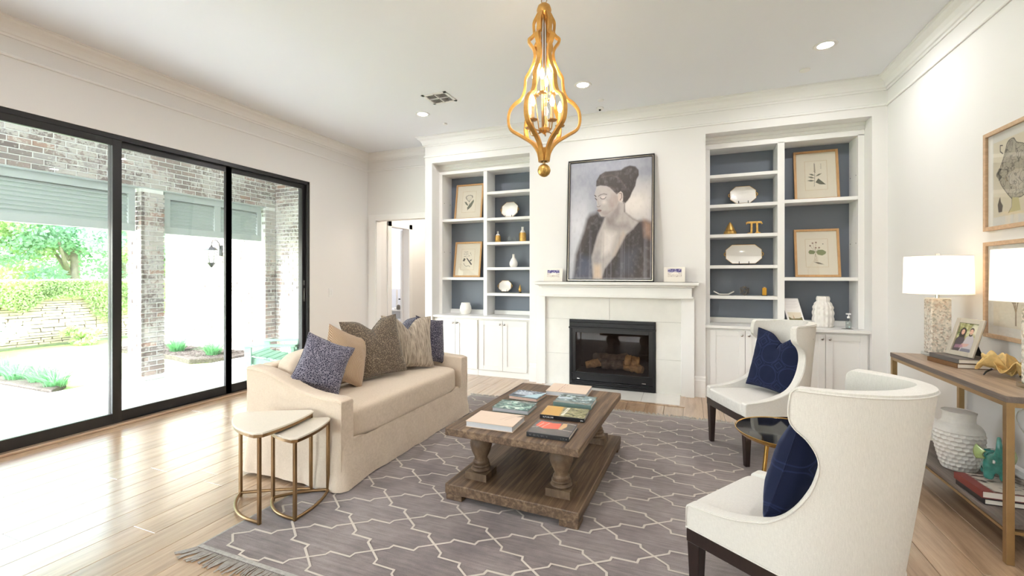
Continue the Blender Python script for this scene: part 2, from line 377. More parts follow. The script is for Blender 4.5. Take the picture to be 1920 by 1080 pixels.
def placed(mb, p0, ux, uy, uz=(0, 0, 1)):
    """map local (x,y,z) to p0 + x*ux + y*uy + z*uz"""
    a, b, c = Vector(ux), Vector(uy), Vector(uz); p = Vector(p0)
    mb.v = [tuple(p+a*x+b*y+c*z) for x, y, z in mb.v]; return mb
# soft painter for printed surfaces
class Canvas:
    def __init__(s, nx, ny, bg):
        s.nx, s.ny = nx, ny; u = (np.arange(nx)+.5)/nx; v = (np.arange(ny)+.5)/ny
        s.U, s.V = np.meshgrid(u, v, indexing='ij'); s.c = np.zeros((nx, ny, 3)); s.c[:] = srgb(*bg)[:3]; s.asp = 1.0
    def noise(s, f, seed=0, octs=4):
        r = np.random.default_rng(seed); out = np.zeros_like(s.U)
        for o in range(octs):
            k = int(f*2**o)+2; g = r.random((k+1, k+1)); x = s.U*k*.999; y = s.V*k*.999; i = x.astype(int); j = y.astype(int); fx = x-i; fy = y-j
            fx = fx*fx*(3-2*fx); fy = fy*fy*(3-2*fy)
            out += (g[i, j]*(1-fx)*(1-fy)+g[i+1, j]*fx*(1-fy)+g[i, j+1]*(1-fx)*fy+g[i+1, j+1]*fx*fy)/2**o
        return out/sum(.5**o for o in range(octs))
    def blend(s, a, col):
        col = np.array(srgb(*col)[:3]) if not isinstance(col, np.ndarray) else col
        a = np.clip(a, 0, 1)[..., None]; s.c = s.c*(1-a)+col*a
    def poly(s, pts, col, soft=.01, a=1.0):
        x = s.U; y = s.V; n = len(pts); ins = np.zeros(x.shape, bool); d = np.full(x.shape, 9.0)
        for i in range(n):
            x0, y0 = pts[i]; x1, y1 = pts[(i+1) % n]
            c = ((y0 > y) != (y1 > y)) & (x < (x1-x0)*(y-y0)/((y1-y0) or 1e-9)+x0); ins ^= c
            L = (x1-x0)**2+(y1-y0)**2 or 1e-9; t = np.clip(((x-x0)*(x1-x0)+(y-y0)*(y1-y0))/L, 0, 1)
            d = np.minimum(d, np.hypot(x-x0-t*(x1-x0), y-y0-t*(y1-y0)))
        sd = np.where(ins, d, -d); s.blend(np.clip(sd/soft+.5, 0, 1)*a, col)
    def line(s, pts, w, col, a=1.0, soft=.004):
        d = np.full(s.U.shape, 9.0)
        for (x0, y0), (x1, y1) in zip(pts[:-1], pts[1:]):
            L = (x1-x0)**2+(y1-y0)**2 or 1e-9; t = np.clip(((s.U-x0)*(x1-x0)+(s.V-y0)*(y1-y0))/L, 0, 1)
            d = np.minimum(d, np.hypot(s.U-x0-t*(x1-x0), (s.V-y0-t*(y1-y0))*s.asp))
        s.blend(np.clip((w-d)/soft+.5, 0, 1)*a, col)
    def spot(s, x, y, rx, ry, col, a=1.0, soft=.3):
        d = np.hypot((s.U-x)/rx, (s.V-y)/ry); s.blend(np.clip((1-d)/soft, 0, 1)*a, col)
def printed(name, cv, p0, ux, uy, parent, m='print', world=True, **kw):
    """cv painted over the parallelogram p0 + u*ux + v*uy"""
    nx, ny = cv.nx, cv.ny; p0 = Vector(p0); ux = Vector(ux); uy = Vector(uy); M = MTX.get(parent.name) if (world and parent is not None) else None
    V = np.array(p0)[None, None]+np.linspace(0, 1, nx+1)[:, None, None]*np.array(ux)+np.linspace(0, 1, ny+1)[None, :, None]*np.array(uy)
    V = V.reshape(-1, 3)
    if M is not None: Mi = np.array(M.inverted()); V = V@Mi[:3, :3].T+Mi[:3, 3]
    I, J = np.meshgrid(np.arange(nx), np.arange(ny), indexing='ij'); a = (I*(ny+1)+J).ravel()
    F = np.stack([a, a+ny+1, a+ny+2, a+1], 1)
    me = bpy.data.meshes.new(name); me.from_pydata(V.tolist(), [], F.tolist()); me.materials.append(MATS[m])
    at = me.attributes.new('paint', 'FLOAT_COLOR', 'CORNER'); col = np.ones((nx*ny, 4), 'f'); col[:, :3] = cv.c.reshape(-1, 3)
    at.data.foreach_set('color', np.repeat(col, 4, 0).ravel()); me.update()
    o = bpy.data.objects.new(name, me); COL.objects.link(o); o.parent = parent
    if parent is not None and parent.name in MTX: MTX[o.name] = MTX[parent.name]
    for k, v in kw.items(): o[k] = v
    return o
def text(name, body, p, size, m, parent, rot=(0, 0, 0), ext=.0004, **kw):
    cu = bpy.data.curves.new(name, 'FONT'); cu.body = body; cu.size = size; cu.extrude = ext; cu.align_x = 'LEFT'; cu.materials.append(MATS[m])
    o = bpy.data.objects.new(name, cu); COL.objects.link(o); o.parent = parent
    M = MTX.get(parent.name); loc = M.inverted() @ Vector(p) if M is not None else Vector(p)
    rz = M.to_euler().z if M is not None else 0
    o.location = loc; o.rotation_euler = (rot[0], rot[1], rot[2]-rz)
    for k, v in kw.items(): o[k] = v
    return o
# ================================================================== room shell
ZC = 3.345; XL, XR = -4.86, 1.85; YB = 5.45; YF = -3.4; YA = 5.87
fb = MB().box(XL-.2, XR+.15, YF-.12, 6.1, -.12, -.022).box(-4.80, -3.3, 5.95, 9.0, -.12, -.022)
floor = S('floor', fb, 'dark_wood')
PW = .1866; k = 0; xe = 1.8323+.0
planks = []
def plank_mesh(L):
    mb = MB(); w = PW-.0022; h = .0016
    mb.add([(0,0,-.022),(w,0,-.022),(w,L,-.022),(0,L,-.022),(0,0,-h),(w,0,-h),(w,L,-h),(0,L,-h),(h,h,0),(w-h,h,0),(w-h,L-h,0),(h,L-h,0)],
           [(0,3,2,1),(8,9,10,11),(0,1,5,4),(1,2,6,5),(2,3,7,6),(3,0,4,7),(4,5,9,8),(5,6,10,9),(6,7,11,10),(7,4,8,11)])
    return mesh_of(mb, 'oak_floor', 'plank')
PM = {}
def plank(x, y, L):
    key = round(L, 3)
    if key not in PM: PM[key] = plank_mesh(L-.002)
    o = bpy.data.objects.new('plank', PM[key]); COL.objects.link(o); o.parent = floor; o.location = (x, y, 0)
rows = []
x = 1.4594+2*PW
while x > XL-.02:
    x -= PW; rows.append(x)
for i, x in enumerate(rows):
    x1 = x
    y = YF+[-.9, -.2, -1.4, -.6, -1.1][i % 5]-random.choice([0, .3]); first = True
    lens = [2.1, 1.8, 2.4, 1.5]
    j = i
    while y < 6.0:
        L = lens[(j*7+i*3) % 4]; j += 1
        a, b = max(y, YF), min(y+L, 5.99 if x < -3.6 else 5.55)
        if b-a > .05: plank(x1, a, b-a)
        y += L
for i in range(7):      # hall beyond the doorway
    plank(-4.69+i*PW, 6.0, 2.9)
def wall(name, boxes, m='wall_white'):
    for b in boxes: S(name, MB().box(*b), m)
YD0, YD1, ZD = .22, 4.676, 2.67
wall('wall_left', [(XL-.2, XL, YF-.12, YD0, 0, ZC), (XL-.2, XL, YD1, 5.99, 0, ZC), (XL-.2, XL, YD0, YD1, ZD, ZC)])
wall('wall_right', [(XR, XR+.15, YF-.12, 5.6, 0, ZC)])
FX0, FX1, FZ0, FZ1 = -1.33, -.37, .06, .80
RL0, RL1, RR0, RR1, ZR = -3.38, -1.907, .196, 1.724, 2.975
wall('wall_back', [(-3.495, RL0, YB, 6.05, 0, ZC), (RL1, FX0, YB, 5.57, 0, ZC), (FX1, RR0, YB, 5.57, 0, ZC), (FX0, FX1, YB, 5.57, FZ1, ZC), (FX0, FX1, YB, 5.57, 0, FZ0),
    (RL1, RL1+.1, 5.57, 6.05, 0, ZC), (RR0-.1, RR0, 5.57, 6.05, 0, ZC), (RR1, XR, YB, 6.05, 0, ZC),
    (RL0, RL1, YB, 6.05, ZR, ZC), (RR0, RR1, YB, 6.05, ZR, ZC), (RL0, RL1, 5.96, 6.05, 0, ZR), (RR0, RR1, 5.96, 6.05, 0, ZR)])
wall('wall_alcove', [(XL, -4.693, YA, 5.99, 0, ZC), (-3.62, -3.495, YA, 5.99, 0, ZC), (-4.693, -3.62, YA, 5.99, 2.262, ZC)])
wall('wall_hall', [(-4.82, -4.70, 5.99, 6.27, 0, 2.75), (-4.82, -4.70, 6.78, 9.0, 0, 2.75), (-4.82, -4.70, 6.27, 6.78, 2.21, 2.75),
    (-4.82, -3.3, 9.0, 9.1, 0, 2.75), (-3.495, -3.38, 6.12, 9.0, 0, 2.75), (-4.82, -3.3, 5.99, 9.1, 2.75, 2.85)])
wall('wall_study', [(-8.4, -4.82, 9.0, 9.1, -.1, 2.85), (-8.5, -8.4, 6.2, 9.1, -.1, 2.85), (-8.5, -4.82, 6.2, 9.1, 2.8, 2.9)], 'ceiling_white')
wall('wall_study_front', [(-8.5, -5.06, 6.13, 6.2, -.1, 2.85)], 'ceiling_white')
S('floor_study', MB().box(-8.5, -4.82, 6.0, 9.1, -.12, 0), 'oak_floor')
S('ceiling', MB().box(XL-.2, XR+.15, YF-.12, 6.12, ZC, ZC+.12), 'ceiling_white')
# wall behind the camera with an unseen wide window added to let in sky light
WX0, WX1, WZ0, WZ1 = -3.9, -.9, .75, 2.5
wall('wall_front', [(XL-.2, WX0, YF-.12, YF, 0, ZC), (WX1, XR+.15, YF-.12, YF, 0, ZC), (WX0, WX1, YF-.12, YF, WZ1, ZC), (WX0, WX1, YF-.12, YF, 0, WZ0)])
w1 = S('fill_window_1', MB().box(WX0, WX1, YF-.1, YF-.04, WZ0, WZ0+.06).box(WX0, WX1, YF-.1, YF-.04, WZ1-.06, WZ1).box(WX0, WX0+.06, YF-.1, YF-.04, WZ0, WZ1).box(WX1-.06, WX1, YF-.1, YF-.04, WZ0, WZ1)
       .box(-2.93, -2.87, YF-.1, YF-.04, WZ0, WZ1).box(-1.93, -1.87, YF-.1, YF-.04, WZ0, WZ1), 'trim_white')
for a, b in ((WX0+.06, -2.93), (-2.87, -1.93), (-1.87, WX1-.06)): put('pane', MB().box(a, b, YF-.075, YF-.07, WZ0+.06, WZ1-.06), 'pane_glass', w1)
# mouldings
CROWN = [(0, ZC), (0, 3.215), (.012, 3.215), (.015, 3.232), (.028, 3.238), (.034, 3.262), (.052, 3.292), (.078, 3.312), (.086, 3.330), (.1, 3.333), (.1, ZC)]
BEAD = [(0, 3.062), (.012, 3.062), (.016, 3.07), (.014, 3.08), (.006, 3.085), (0, 3.09)]
BASE = [(0, 0), (.018, 0), (.018, .185), (.014, .195), (.012, .218), (.006, .228), (0, .235)]
def run(mb, prof, a, b, out, ma=0, mb_=0):
    """extrude a profile from a to b along a wall; out = wall normal; ma/mb_ = mitre slopes"""
    a = Vector(a); b = Vector(b); out = Vector(out); d = (b-a).normalized(); n = len(prof)
    va = [a+out*o_+Vector((0, 0, z))-d*(ma*o_) for o_, z in prof]; vb = [b+out*o_+Vector((0, 0, z))+d*(mb_*o_) for o_, z in prof]
    mb.add(va+vb, [tuple(range(n))[::-1], tuple(range(n, 2*n))]+[(i, (i+1) % n, n+(i+1) % n, n+i) for i in range(n)])
segs = {'left': ((XL, YF, 0), (XL, YA, 0), (1, 0, 0), -1, -1), 'alcove': ((XL, YA, 0), (-3.495, YA, 0), (0, -1, 0), -1, -1),
        'return': ((-3.495, YA, 0), (-3.495, YB, 0), (-1, 0, 0), -1, 1), 'back': ((-3.495, YB, 0), (XR, YB, 0), (0, -1, 0), 1, -1),
        'right': ((XR, YB, 0), (XR, YF, 0), (-1, 0, 0), -1, -1), 'front': ((XR, YF, 0), (XL, YF, 0), (0, 1, 0), -1, -1)}
for i, (nm, (a, b, o_, m1, m2)) in enumerate(segs.items()):
    mb = MB(); run(mb, CROWN, a, b, o_, m1, m2); run(mb, BEAD, a, b, o_, m1, m2); S(f'trim_{i+1}', mb, 'trim_white')
def base(nm, parts):
    mb = MB()
    for p in parts: run(mb, BASE, *p)
    S('baseboard_'+nm, mb, 'trim_white')
base('left', [((XL, YF, 0), (XL, YD0, 0), (1, 0, 0), 0, 0), ((XL, YD1+.03, 0), (XL, YA, 0), (1, 0, 0), 0, -1)])
base('right', [((XR, YB, 0), (XR, YF, 0), (-1, 0, 0), -1, -1)])
base('back', [((-1.907, YB, 0), (-1.79, YB, 0), (0, -1, 0), 0, 0), ((.078, YB, 0), (.196, YB, 0), (0, -1, 0), 0, 0), ((1.745, YB, 0), (XR, YB, 0), (0, -1, 0), 0, 0), ((-3.495, YB, 0), (-3.40, YB, 0), (0, -1, 0), 1, 0)])
base('alcove', [((XL, YA, 0), (-4.82, YA, 0), (0, -1, 0), 0, 0), ((-3.495, YA, 0), (-3.495, YB, 0), (-1, 0, 0), 0, 1)])
S('trim_7', MB().box(-4.822, -4.693, YA-.022, YA, 0, 2.356).box(-4.693, -3.5, YA-.022, YA, 2.262, 2.356).box(-3.62, -3.5, YA-.022, YA, 0, 2.262)
  .box(-4.6925, -4.682, YA+.0005, 5.9895, 0, 2.2615), 'trim_white', bevel=.004)
S('trim_8', MB().box(-4.70, -4.68, 6.17, 6.27, 0, 2.30).box(-4.70, -4.68, 6.78, 6.88, 0, 2.30).box(-4.70, -4.68, 6.17, 6.88, 2.21, 2.30), 'trim_white', bevel=.004)
# opened door leaf of the study, seen edge on, with its black lever
dl = S('door_2', MB().box(-4.86, -4.82, 6.76, 7.5, 0.01, 2.2), 'trim_white')
put('door_handle', MB().box(-4.915, -4.86, 6.80, 6.82, .93, .95).box(-4.93, -4.91, 6.80, 6.90, .93, .95), 'black_metal', dl)
S('trim_9', MB().box(XL-.02, XL+.045, YD0-.02, YD1+.02, 0, .022), 'oak_floor', bevel=.004)
# ------------------------------------------------------------------ sliding glass wall
d1 = S('door_1', MB().box(XL-.17, XL-.005, YD0, YD1, 2.625, ZD).box(XL-.17, XL-.005, YD0, YD0+.04, 0, ZD).box(XL-.17, XL-.005, YD1-.04, YD1, 0, ZD).box(XL-.17, XL-.005, YD0, YD1, 0, .02), 'black_aluminium', bevel=.003)
edges = [.27, 1.36, 2.451, 3.544, 4.655]
for i in range(4):
    a, b = edges[i]-.037, edges[i+1]+.037; xx = XL-.012-.036*(i % 2 == 0)-.036*(i == 3)
    if i == 3: b = 4.66
    f = MB().box(xx-.035, xx, a, a+.072, .02, 2.63).box(xx-.035, xx, b-.072, b, .02, 2.63).box(xx-.035, xx, a+.072, b-.072, .02, .115).box(xx-.035, xx, a+.072, b-.072, 2.565, 2.63)
    p = put('sliding_panel', f, 'black_aluminium', d1, bevel=.003)
    put('pane', MB().box(xx-.022, xx-.014, a+.07, b-.07, .113, 2.567), 'pane_glass', p)
    if i == 3: put('door_handle', MB().box(xx, xx+.012, b-.05, b-.03, 1.02, 1.20).box(xx, xx+.012, b-.05, b-.03, 1.24, 1.31), 'chrome', p, bevel=.002)
# ------------------------------------------------------------------ fireplace
ht = thing('hearth', 'flush white stone hearth slab in front of the fireplace', 'hearth', (-.87, 5.2, 0))
put('stone_slab', MB().box(-1.66, -.47, 4.99, 5.41, 0, .008), 'hearth_stone', ht, bevel=.001)
put('stone_slab', MB().box(-.467, -.07, 4.99, 5.41, 0, .008), 'hearth_stone', ht, bevel=.001)
put('wood_border', MB().box(-1.71, -.02, 4.945, 4.99, 0, .007).box(-.07, -.02, 4.99, 5.37, 0, .007).box(-1.71, -1.66, 4.99, 5.37, 0, .007), 'oak_floor', ht)
su = thing('fireplace_surround', 'glossy white stone slabs framing the black firebox', 'fireplace surround', (-.87, 5.42, 0))
for (a, b, c, d) in ((-1.67, -1.365, .008, .40), (-1.67, -1.365, .402, .835), (-.335, -.062, .008, .40), (-.335, -.062, .402, .835), (-1.67, -.87, .837, 1.113), (-.868, -.062, .837, 1.113)):
    put('stone_slab', MB().box(a, b, 5.405, YB-.001, c, d), 'hearth_stone', su, bevel=.0008)
mt = thing('fireplace_mantel', 'white painted mantelpiece with stepped shelf and flat side legs', 'mantelpiece', (-.82, 5.4, 0))
MS = [(0, 1.115), (.135, 1.115), (.135, 1.135), (.15, 1.145), (.15, 1.24), (.165, 1.245), (.175, 1.262), (.195, 1.268), (.21, 1.275), (.215, 1.30), (0, 1.30)]
mb = MB(); run(mb, [p for p in MS if p[1] >= 1.24 or p[0] == 0][0:0] or [(0, 1.24), (.165, 1.245), (.175, 1.262), (.2, 1.268), (.225, 1.275), (.23, 1.30), (0, 1.30)], (-1.58, YB, 0), (-.07, YB, 0), (0, -1, 0), 0, 0)
mb2 = MB(); P2 = [(0, 1.238), (.165, 1.238), (.175, 1.255), (.2, 1.262), (.225, 1.268), (.23, 1.30), (0, 1.30)]
def wrap(mb, prof, x0, x1, y):
    for i in range(len(prof)-1):
        pass
    n = len(prof); A = [(x0-o_*.75+.0, y, z) for o_, z in prof]; B = [(x0-o_*.75, y-o_, z) for o_, z in prof]; Cc = [(x1+o_*.75, y-o_, z) for o_, z in prof]; D = [(x1+o_*.75, y, z) for o_, z in prof]
    fs = []
    for q in range(3):
        for i in range(n-1): fs.append((q*n+i, q*n+i+1, (q+1)*n+i+1, (q+1)*n+i))
    fs.append(tuple([0*n+1, 1*n+1, 2*n+1, 3*n+1])); fs.append(tuple([0*n+n-2, 1*n+n-2, 2*n+n-2, 3*n+n-2]))
    mb.add(A+B+Cc+D, fs)
wrap(mb2, P2, -1.60, -.05, YB); put('mantel_shelf', mb2, 'trim_white', mt)
put('frieze', MB().box(-1.70, .05, YB-.15, YB, 1.135, 1.238).box(-1.715, .065, YB-.165, YB, 1.115, 1.138), 'trim_white', mt, bevel=.003)
put('side_leg', MB().box(-1.79, -1.67, YB-.08, YB, 0, 1.115), 'trim_white', mt, bevel=.003)
put('side_leg', MB().box(-.062, .078, YB-.08, YB, 0, 1.115), 'trim_white', mt, bevel=.003)
fi = thing('gas_fireplace', 'black metal gas firebox with glass front and ceramic logs', 'fireplace', (-.85, 5.4, 0))
put('firebox_shell', MB().box(FX0, FX1, 5.86, 5.88, FZ0, FZ1).box(FX0, FX0+.015, 5.43, 5.86, FZ0, FZ1).box(FX1-.015, FX1, 5.43, 5.86, FZ0, FZ1).box(FX0, FX1, 5.43, 5.86, FZ0, FZ0+.1).box(FX0, FX1, 5.43, 5.86, FZ1-.05, FZ1), 'firebox_dark', fi)
x0, x1 = -1.36, -.34
put('outer_frame', MB().box(x0, x0+.03, 5.385, 5.43, .012, .7999).box(x1-.03, x1, 5.385, 5.43, .012, .7999).box(x0, x1, 5.385, 5.43, .80, .83), 'black_metal', fi, bevel=.002)
put('hood', MB().box(x0+.01, x1-.01, 5.375, 5.43, .7455, .7995).box(x0-.005, x1+.005, 5.365, 5.43, .725, .745), 'black_metal', fi, bevel=.003)
put('bottom_louver', MB().box(x0+.03, x1-.03, 5.38, 5.43, .165, .185).box(x0+.03, x1-.03, 5.40, 5.43, .085, .165).box(x0+.02, x1-.02, 5.38, 5.43, .07, .083).box(x0+.02, x1-.02, 5.385, 5.43, .045, .065).box(x0+.01, x1-.01, 5.38, 5.43, .012, .042), 'black_metal', fi, bevel=.002)
put('inner_frame', MB().box(x0+.03, x0+.075, 5.395, 5.425, .185, .725).box(x1-.075, x1-.03, 5.395, 5.425, .185, .725).box(x0+.075, x1-.075, 5.395, 5.425, .675, .725), 'black_aluminium', fi, bevel=.002)
put('glass_front', MB().box(x0+.07, x1-.07, 5.408, 5.412, .18, .68), 'fire_glass', fi)
for (cx, w) in ((x0+.11, .03), (x1-.13, .045)): put('maker_plate', MB().box(cx-w/2, cx+w/2, 5.3985, 5.402, .10, .108), 'chrome', fi)
def log(p, q, r, m='log_brown'):
    p = Vector(p); q = Vector(q); n = 12; pts = [p.lerp(q, i/(n-1)) for i in range(n)]
    rs = [r*(.82+.3*random.random())*(1 if 0 < i < n-1 else .8) for i in range(n)]
    put('log', MB().tube(pts, rs, 12), m, fi, smooth=50)
log((-1.20, 5.60, .235), (-.95, 5.68, .29), .055); log((-.78, 5.70, .25), (-.50, 5.60, .225), .055); log((-.72, 5.62, .335), (-.55, 5.66, .30), .065)
log((-1.12, 5.72, .33), (-.80, 5.64, .34), .05, 'log_char'); log((-1.0, 5.60, .25), (-.74, 5.62, .27), .06, 'log_char'); log((-1.05, 5.66, .28), (-.68, 5.66, .37), .055, 'log_char')
# ------------------------------------------------------------------ built-in bookcases
YFc, YBk = 5.65, 5.93
def bookcase(x0, x1, bays, shelves, label, cat='bookcase'):
    t = thing('bookcase', label, cat, ((x0+x1)/2, 5.8, .82))
    zt = 2.845; (a0, a1), (b0, b1) = bays
    put('face_frame', MB().box(x0, a0, YFc, YFc+.03, .815, zt+.01).box(a1, b0, YFc, YFc+.03, .815, zt+.01).box(b1, x1, YFc, YFc+.03, .815, zt+.01), 'cabinet_white', t, bevel=.002)
    put('header', MB().box(x0, x1, YFc, YFc+.03, zt, ZR).box(x0, x1, YFc-.018, YFc, 2.905, ZR).box(x0, x1, YFc-.035, YFc-.018, 2.94, ZR), 'cabinet_white', t, bevel=.002)
    put('side_panel', MB().box(x0, a0-.0, YFc+.03, YBk, .815, zt+.03), 'cabinet_white', t)
    put('side_panel', MB().box(b1, x1, YFc+.03, YBk, .815, zt+.03), 'cabinet_white', t)
    put('divider', MB().box(a1, b0, YFc+.03, YBk, .815, zt+.03), 'cabinet_white', t)
    for q0, q1 in bays:
        put('back_panel', MB().box(q0, q1, YBk, YBk+.012, .83, zt+.03), 'bookcase_blue', t)
        put('top_panel', MB().box(q0, q1, YFc+.03, YBk, zt, zt+.02), 'cabinet_white', t)
        put('back_rail', MB().box(q0, q1, YBk-.03, YBk, .815, .872), 'cabinet_white', t, bevel=.002)
        for zz in np.arange(1.0, 2.7, .43):
            pass
    for (q0, q1), zs in zip(bays, shelves):
        for z in zs: put('shelf', MB().box(q0, q1, YFc+.004, YBk, z-.037, z), 'cabinet_white', t, bevel=.002)
    pins = MB()
    for z in (1.72, 2.44):
        for y in (YFc+.06, YBk-.05):
            for xx, s_ in ((a0, 1), (b1, -1)): pins.box(xx, xx+s_*.003, y-.004, y+.004, z-.004, z+.004)
    put('shelf_pins', pins, 'black_metal', t, kind='stuff')
def base_cabinet(x0, x1, doors, knobs, label):
    t = thing('base_cabinet', label, 'cabinet', ((x0+x1)/2, 5.7, 0))
    put('carcass', MB().box(x0, x1, 5.52, 5.93, .075, .785).box(x0, x1, 5.51, 5.56, 0, .075), 'cabinet_white', t, bevel=.002)
    for (a, b), kx in zip(doors, knobs):
        y0 = 5.50; w = .062
        d = put('door', MB().box(a, a+w, y0, y0+.022, .085, .762).box(b-w, b, y0, y0+.022, .085, .762).box(a+w, b-w, y0, y0+.022, .085, .085+w).box(a+w, b-w, y0, y0+.022, .762-w, .762), 'cabinet_white', t, bevel=.0015)
        put('panel', MB().box(a+w, b-w, y0+.010, y0+.018, .085+w, .762-w), 'cabinet_white', d)
        put('knob', placed(MB().lathe([(.001, 0), (.006, 0), (.005, .012), (.013, .018), (.014, .024), (.008, .029), (.001, .030)], 14), (kx, y0, .715), (1, 0, 0), (0, 0, 1), (0, -1, 0)), 'knob_nickel', d, smooth=50)
def worktop(x0, x1, label):
    o = put('worktop', MB().box(x0, x1, 5.47, 5.65, .785, .815).box(x0, x1, 5.65, 5.93, .785, .815), 'cabinet_white', bevel=.003); tag(o, label, 'countertop')
bookcase(RL0, RL1, ((-3.33, -2.665), (-2.61, -1.955)), ((2.195, 1.349), (2.549, 2.182, 1.843, 1.49, 1.13)), 'white built-in bookcase with blue-grey back left of the fireplace')
bookcase(RR0, RR1, ((.25, .935), (1.003, 1.669)), ((2.545, 2.199, 1.853, 1.495, 1.143), (2.212, 1.357)), 'white built-in bookcase with blue-grey back right of the fireplace')
base_cabinet(RL0, -2.678, ((-3.37, -3.035), (-3.03, -2.69)), (-3.063, -3.003), 'white two-door shaker base cabinet nearest the doorway, under the left bookcase')
base_cabinet(-2.676, RL1, ((-2.655, -2.312), (-2.307, -1.965)), (-2.344, -2.281), 'white two-door shaker base cabinet of the left bookcase beside the fireplace')
base_cabinet(RR0, .965, ((.242, .598), (.602, .94)), (.566, .635), 'white two-door shaker base cabinet of the right bookcase beside the fireplace')
base_cabinet(.967, RR1, ((.99, 1.344), (1.348, 1.705)), (1.315, 1.379), 'white two-door shaker base cabinet nearest the right wall')
worktop(RL0-.02, RL1+.01, 'white painted ledge on the cabinets left of the fireplace')
worktop(RR0-.01, RR1+.02, 'white painted ledge on the cabinets right of the fireplace')
# ------------------------------------------------------------------ ceiling fittings
def can(x, y, label):
    t = thing('ceiling_light', label, 'ceiling light', (x, y, ZC), 0, 'recessed ceiling lights')
    put('trim_ring', MB().lathe([(.058, -.001), (.06, -.004), (.085, -.006), (.09, -.001)], 32, x, y, ZC), 'trim_white', t, smooth=40)
    put('lens', MB().lathe([(.001, -.0015), (.058, -.0015)], 28, x, y, ZC), 'can_lens', t)
    light('lamp', 'AREA', (x, y, ZC-.008), CAN_W, (1, .972, .97), t, .11)
can(1.10, 4.50, 'round recessed ceiling light nearest the right wall'); can(-1.0, 4.52, 'round recessed ceiling light just right of the chandelier'); can(-3.0, 4.62, 'round recessed ceiling light nearest the air vent')
for x, lx_ in ((1.1, 'near the right wall'), (-1.0, 'in the middle of the ceiling'), (-3.0, 'near the sliding doors')):  # out of view, added to brighten the room
    for y, ly_ in ((1.6, 'just above the picture edge'), (-1.3, 'well behind the camera')): can(x, y, f'unseen round ceiling light added for fill, {lx_}, {ly_}')
def disc(x, y, r, label, m='trim_white'):
    o = put('ceiling_sensor', MB().lathe([(r, 0), (r, -.006), (r*.9, -.012), (.001, -.014)], 24, x, y, ZC), m, smooth=40); tag(o, label, 'sensor', 'ceiling discs')
disc(1.05, 4.97, .045, 'flat white disc on the ceiling left of the rightmost light'); disc(-.90, 4.98, .035, 'small flat white disc above the dome camera on the ceiling'); disc(-2.92, 5.02, .03, 'small flat white disc beside the leftmost ceiling light')
t = thing('dome_camera', 'small white dome with a dark lens on the ceiling', 'sensor', (-.95, 5.22, ZC))
put('housing', MB().lathe([(.045, 0), (.045, -.012), (.03, -.022), (.001, -.024)], 20, -.95, 5.22, ZC), 'trim_white', t, smooth=40)
put('lens', MB().ball((-.95, 5.21, ZC-.024), .014), 'gloss_black', t, smooth=180)
t = thing('air_vent', 'white slatted air vent in the ceiling', 'vent', (-2.52, 4.28, ZC))
x0, x1, y0, y1 = -2.70, -2.40, 4.13, 4.40
put('frame', MB().box(x0, x1, y0, y0+.03, ZC-.008, ZC).box(x0, x1, y1-.03, y1, ZC-.008, ZC).box(x0, x0+.03, y0, y1, ZC-.008, ZC).box(x1-.03, x1, y0, y1, ZC-.008, ZC).box(x0, x1, (y0+y1)/2-.006, (y0+y1)/2+.006, ZC-.008, ZC).box((x0+x1)/2-.006, (x0+x1)/2+.006, y0, y1, ZC-.008, ZC), 'trim_white', t)
put('backing', MB().box(x0+.02, x1-.02, y0+.02, y1-.02, ZC-.0015, ZC-.0005), 'grey_desk', t)
for i in range(9):
    for (qa, qb) in ((y0+.03, (y0+y1)/2-.006), ((y0+y1)/2+.006, y1-.03)):
        xx = x0+.04+i*.0265; put('slat', MB().add([(xx, qa, ZC-.002), (xx+.014, qa, ZC-.009), (xx+.014, qb, ZC-.009), (xx, qb, ZC-.002)], [(0, 1, 2, 3)]), 'knob_nickel', t)
t = thing('light_switch', 'white double light switch on the wall right of the sliding doors', 'switch', (XL, 5.06, 1.12))
put('plate', MB().box(XL, XL+.006, 5.02, 5.10, 1.06, 1.19), 'white_plastic', t, bevel=.002)
for y in (5.032, 5.064): put('toggle', MB().box(XL+.006, XL+.010, y, y+.026, 1.09, 1.16), 'white_plastic', t, bevel=.001)

light('hall_fill', 'POINT', (-4.1, 7.0, 2.55), 22, (1, .86, .70), None, .12)  # added light source for the otherwise dark hall
t = thing('ceiling_light', 'unseen round ceiling light added to brighten the hall beyond the doorway', 'ceiling light', (-4.1, 7.0, 2.75))
put('lens', MB().lathe([(.12, 0), (.12, -.05), (.001, -.07)], 24, -4.1, 7.0, 2.75), 'can_lens', t)
light('study_fill', 'POINT', (-6.4, 7.6, 2.5), 58, (.95, .97, 1), None, .2)  # added fill light without a fitting, brightens the far room
# ================================================================== outside: porch, wing wall, garden
ZG = -.09
XB = -7.0; YW = 5.946
S('ground', MB().box(-40, XL-.2, -16, 26, -.5, ZG-.05), 'lawn')
S('patio_floor', MB().box(-7.42, XL-.2, -6, YW, -.3, ZG).box(-10.5, -7.42, -6, 3.02, -.3, ZG), 'concrete_patio', bevel=.01)
BL, BH, MJ, BD = .189, .0535, .0142, .045
def bmesh_(L, H, D, tint, jit):
    mb = MB(); c = .006
    j = lambda: random.uniform(-jit, jit)
    # face toward +Y of the local frame (x along wall, y proud, z up)
    mb.add([(0, -D, 0), (L, -D, 0), (L, -D, H), (0, -D, H), (0, -c, 0), (L, -c, 0), (L, -c, H), (0, -c, H),
            (c+j(), 0, c+j()), (L-c+j(), 0, c+j()), (L-c+j(), 0, H-c+j()), (c+j(), 0, H-c+j())],
           [(0, 1, 2, 3), (0, 4, 5, 1), (1, 5, 6, 2), (2, 6, 7, 3), (3, 7, 4, 0), (4, 8, 9, 5), (5, 9, 10, 6), (6, 10, 11, 7), (7, 11, 8, 4), (8, 11, 10, 9)], tint)
    return mb
BV = {}
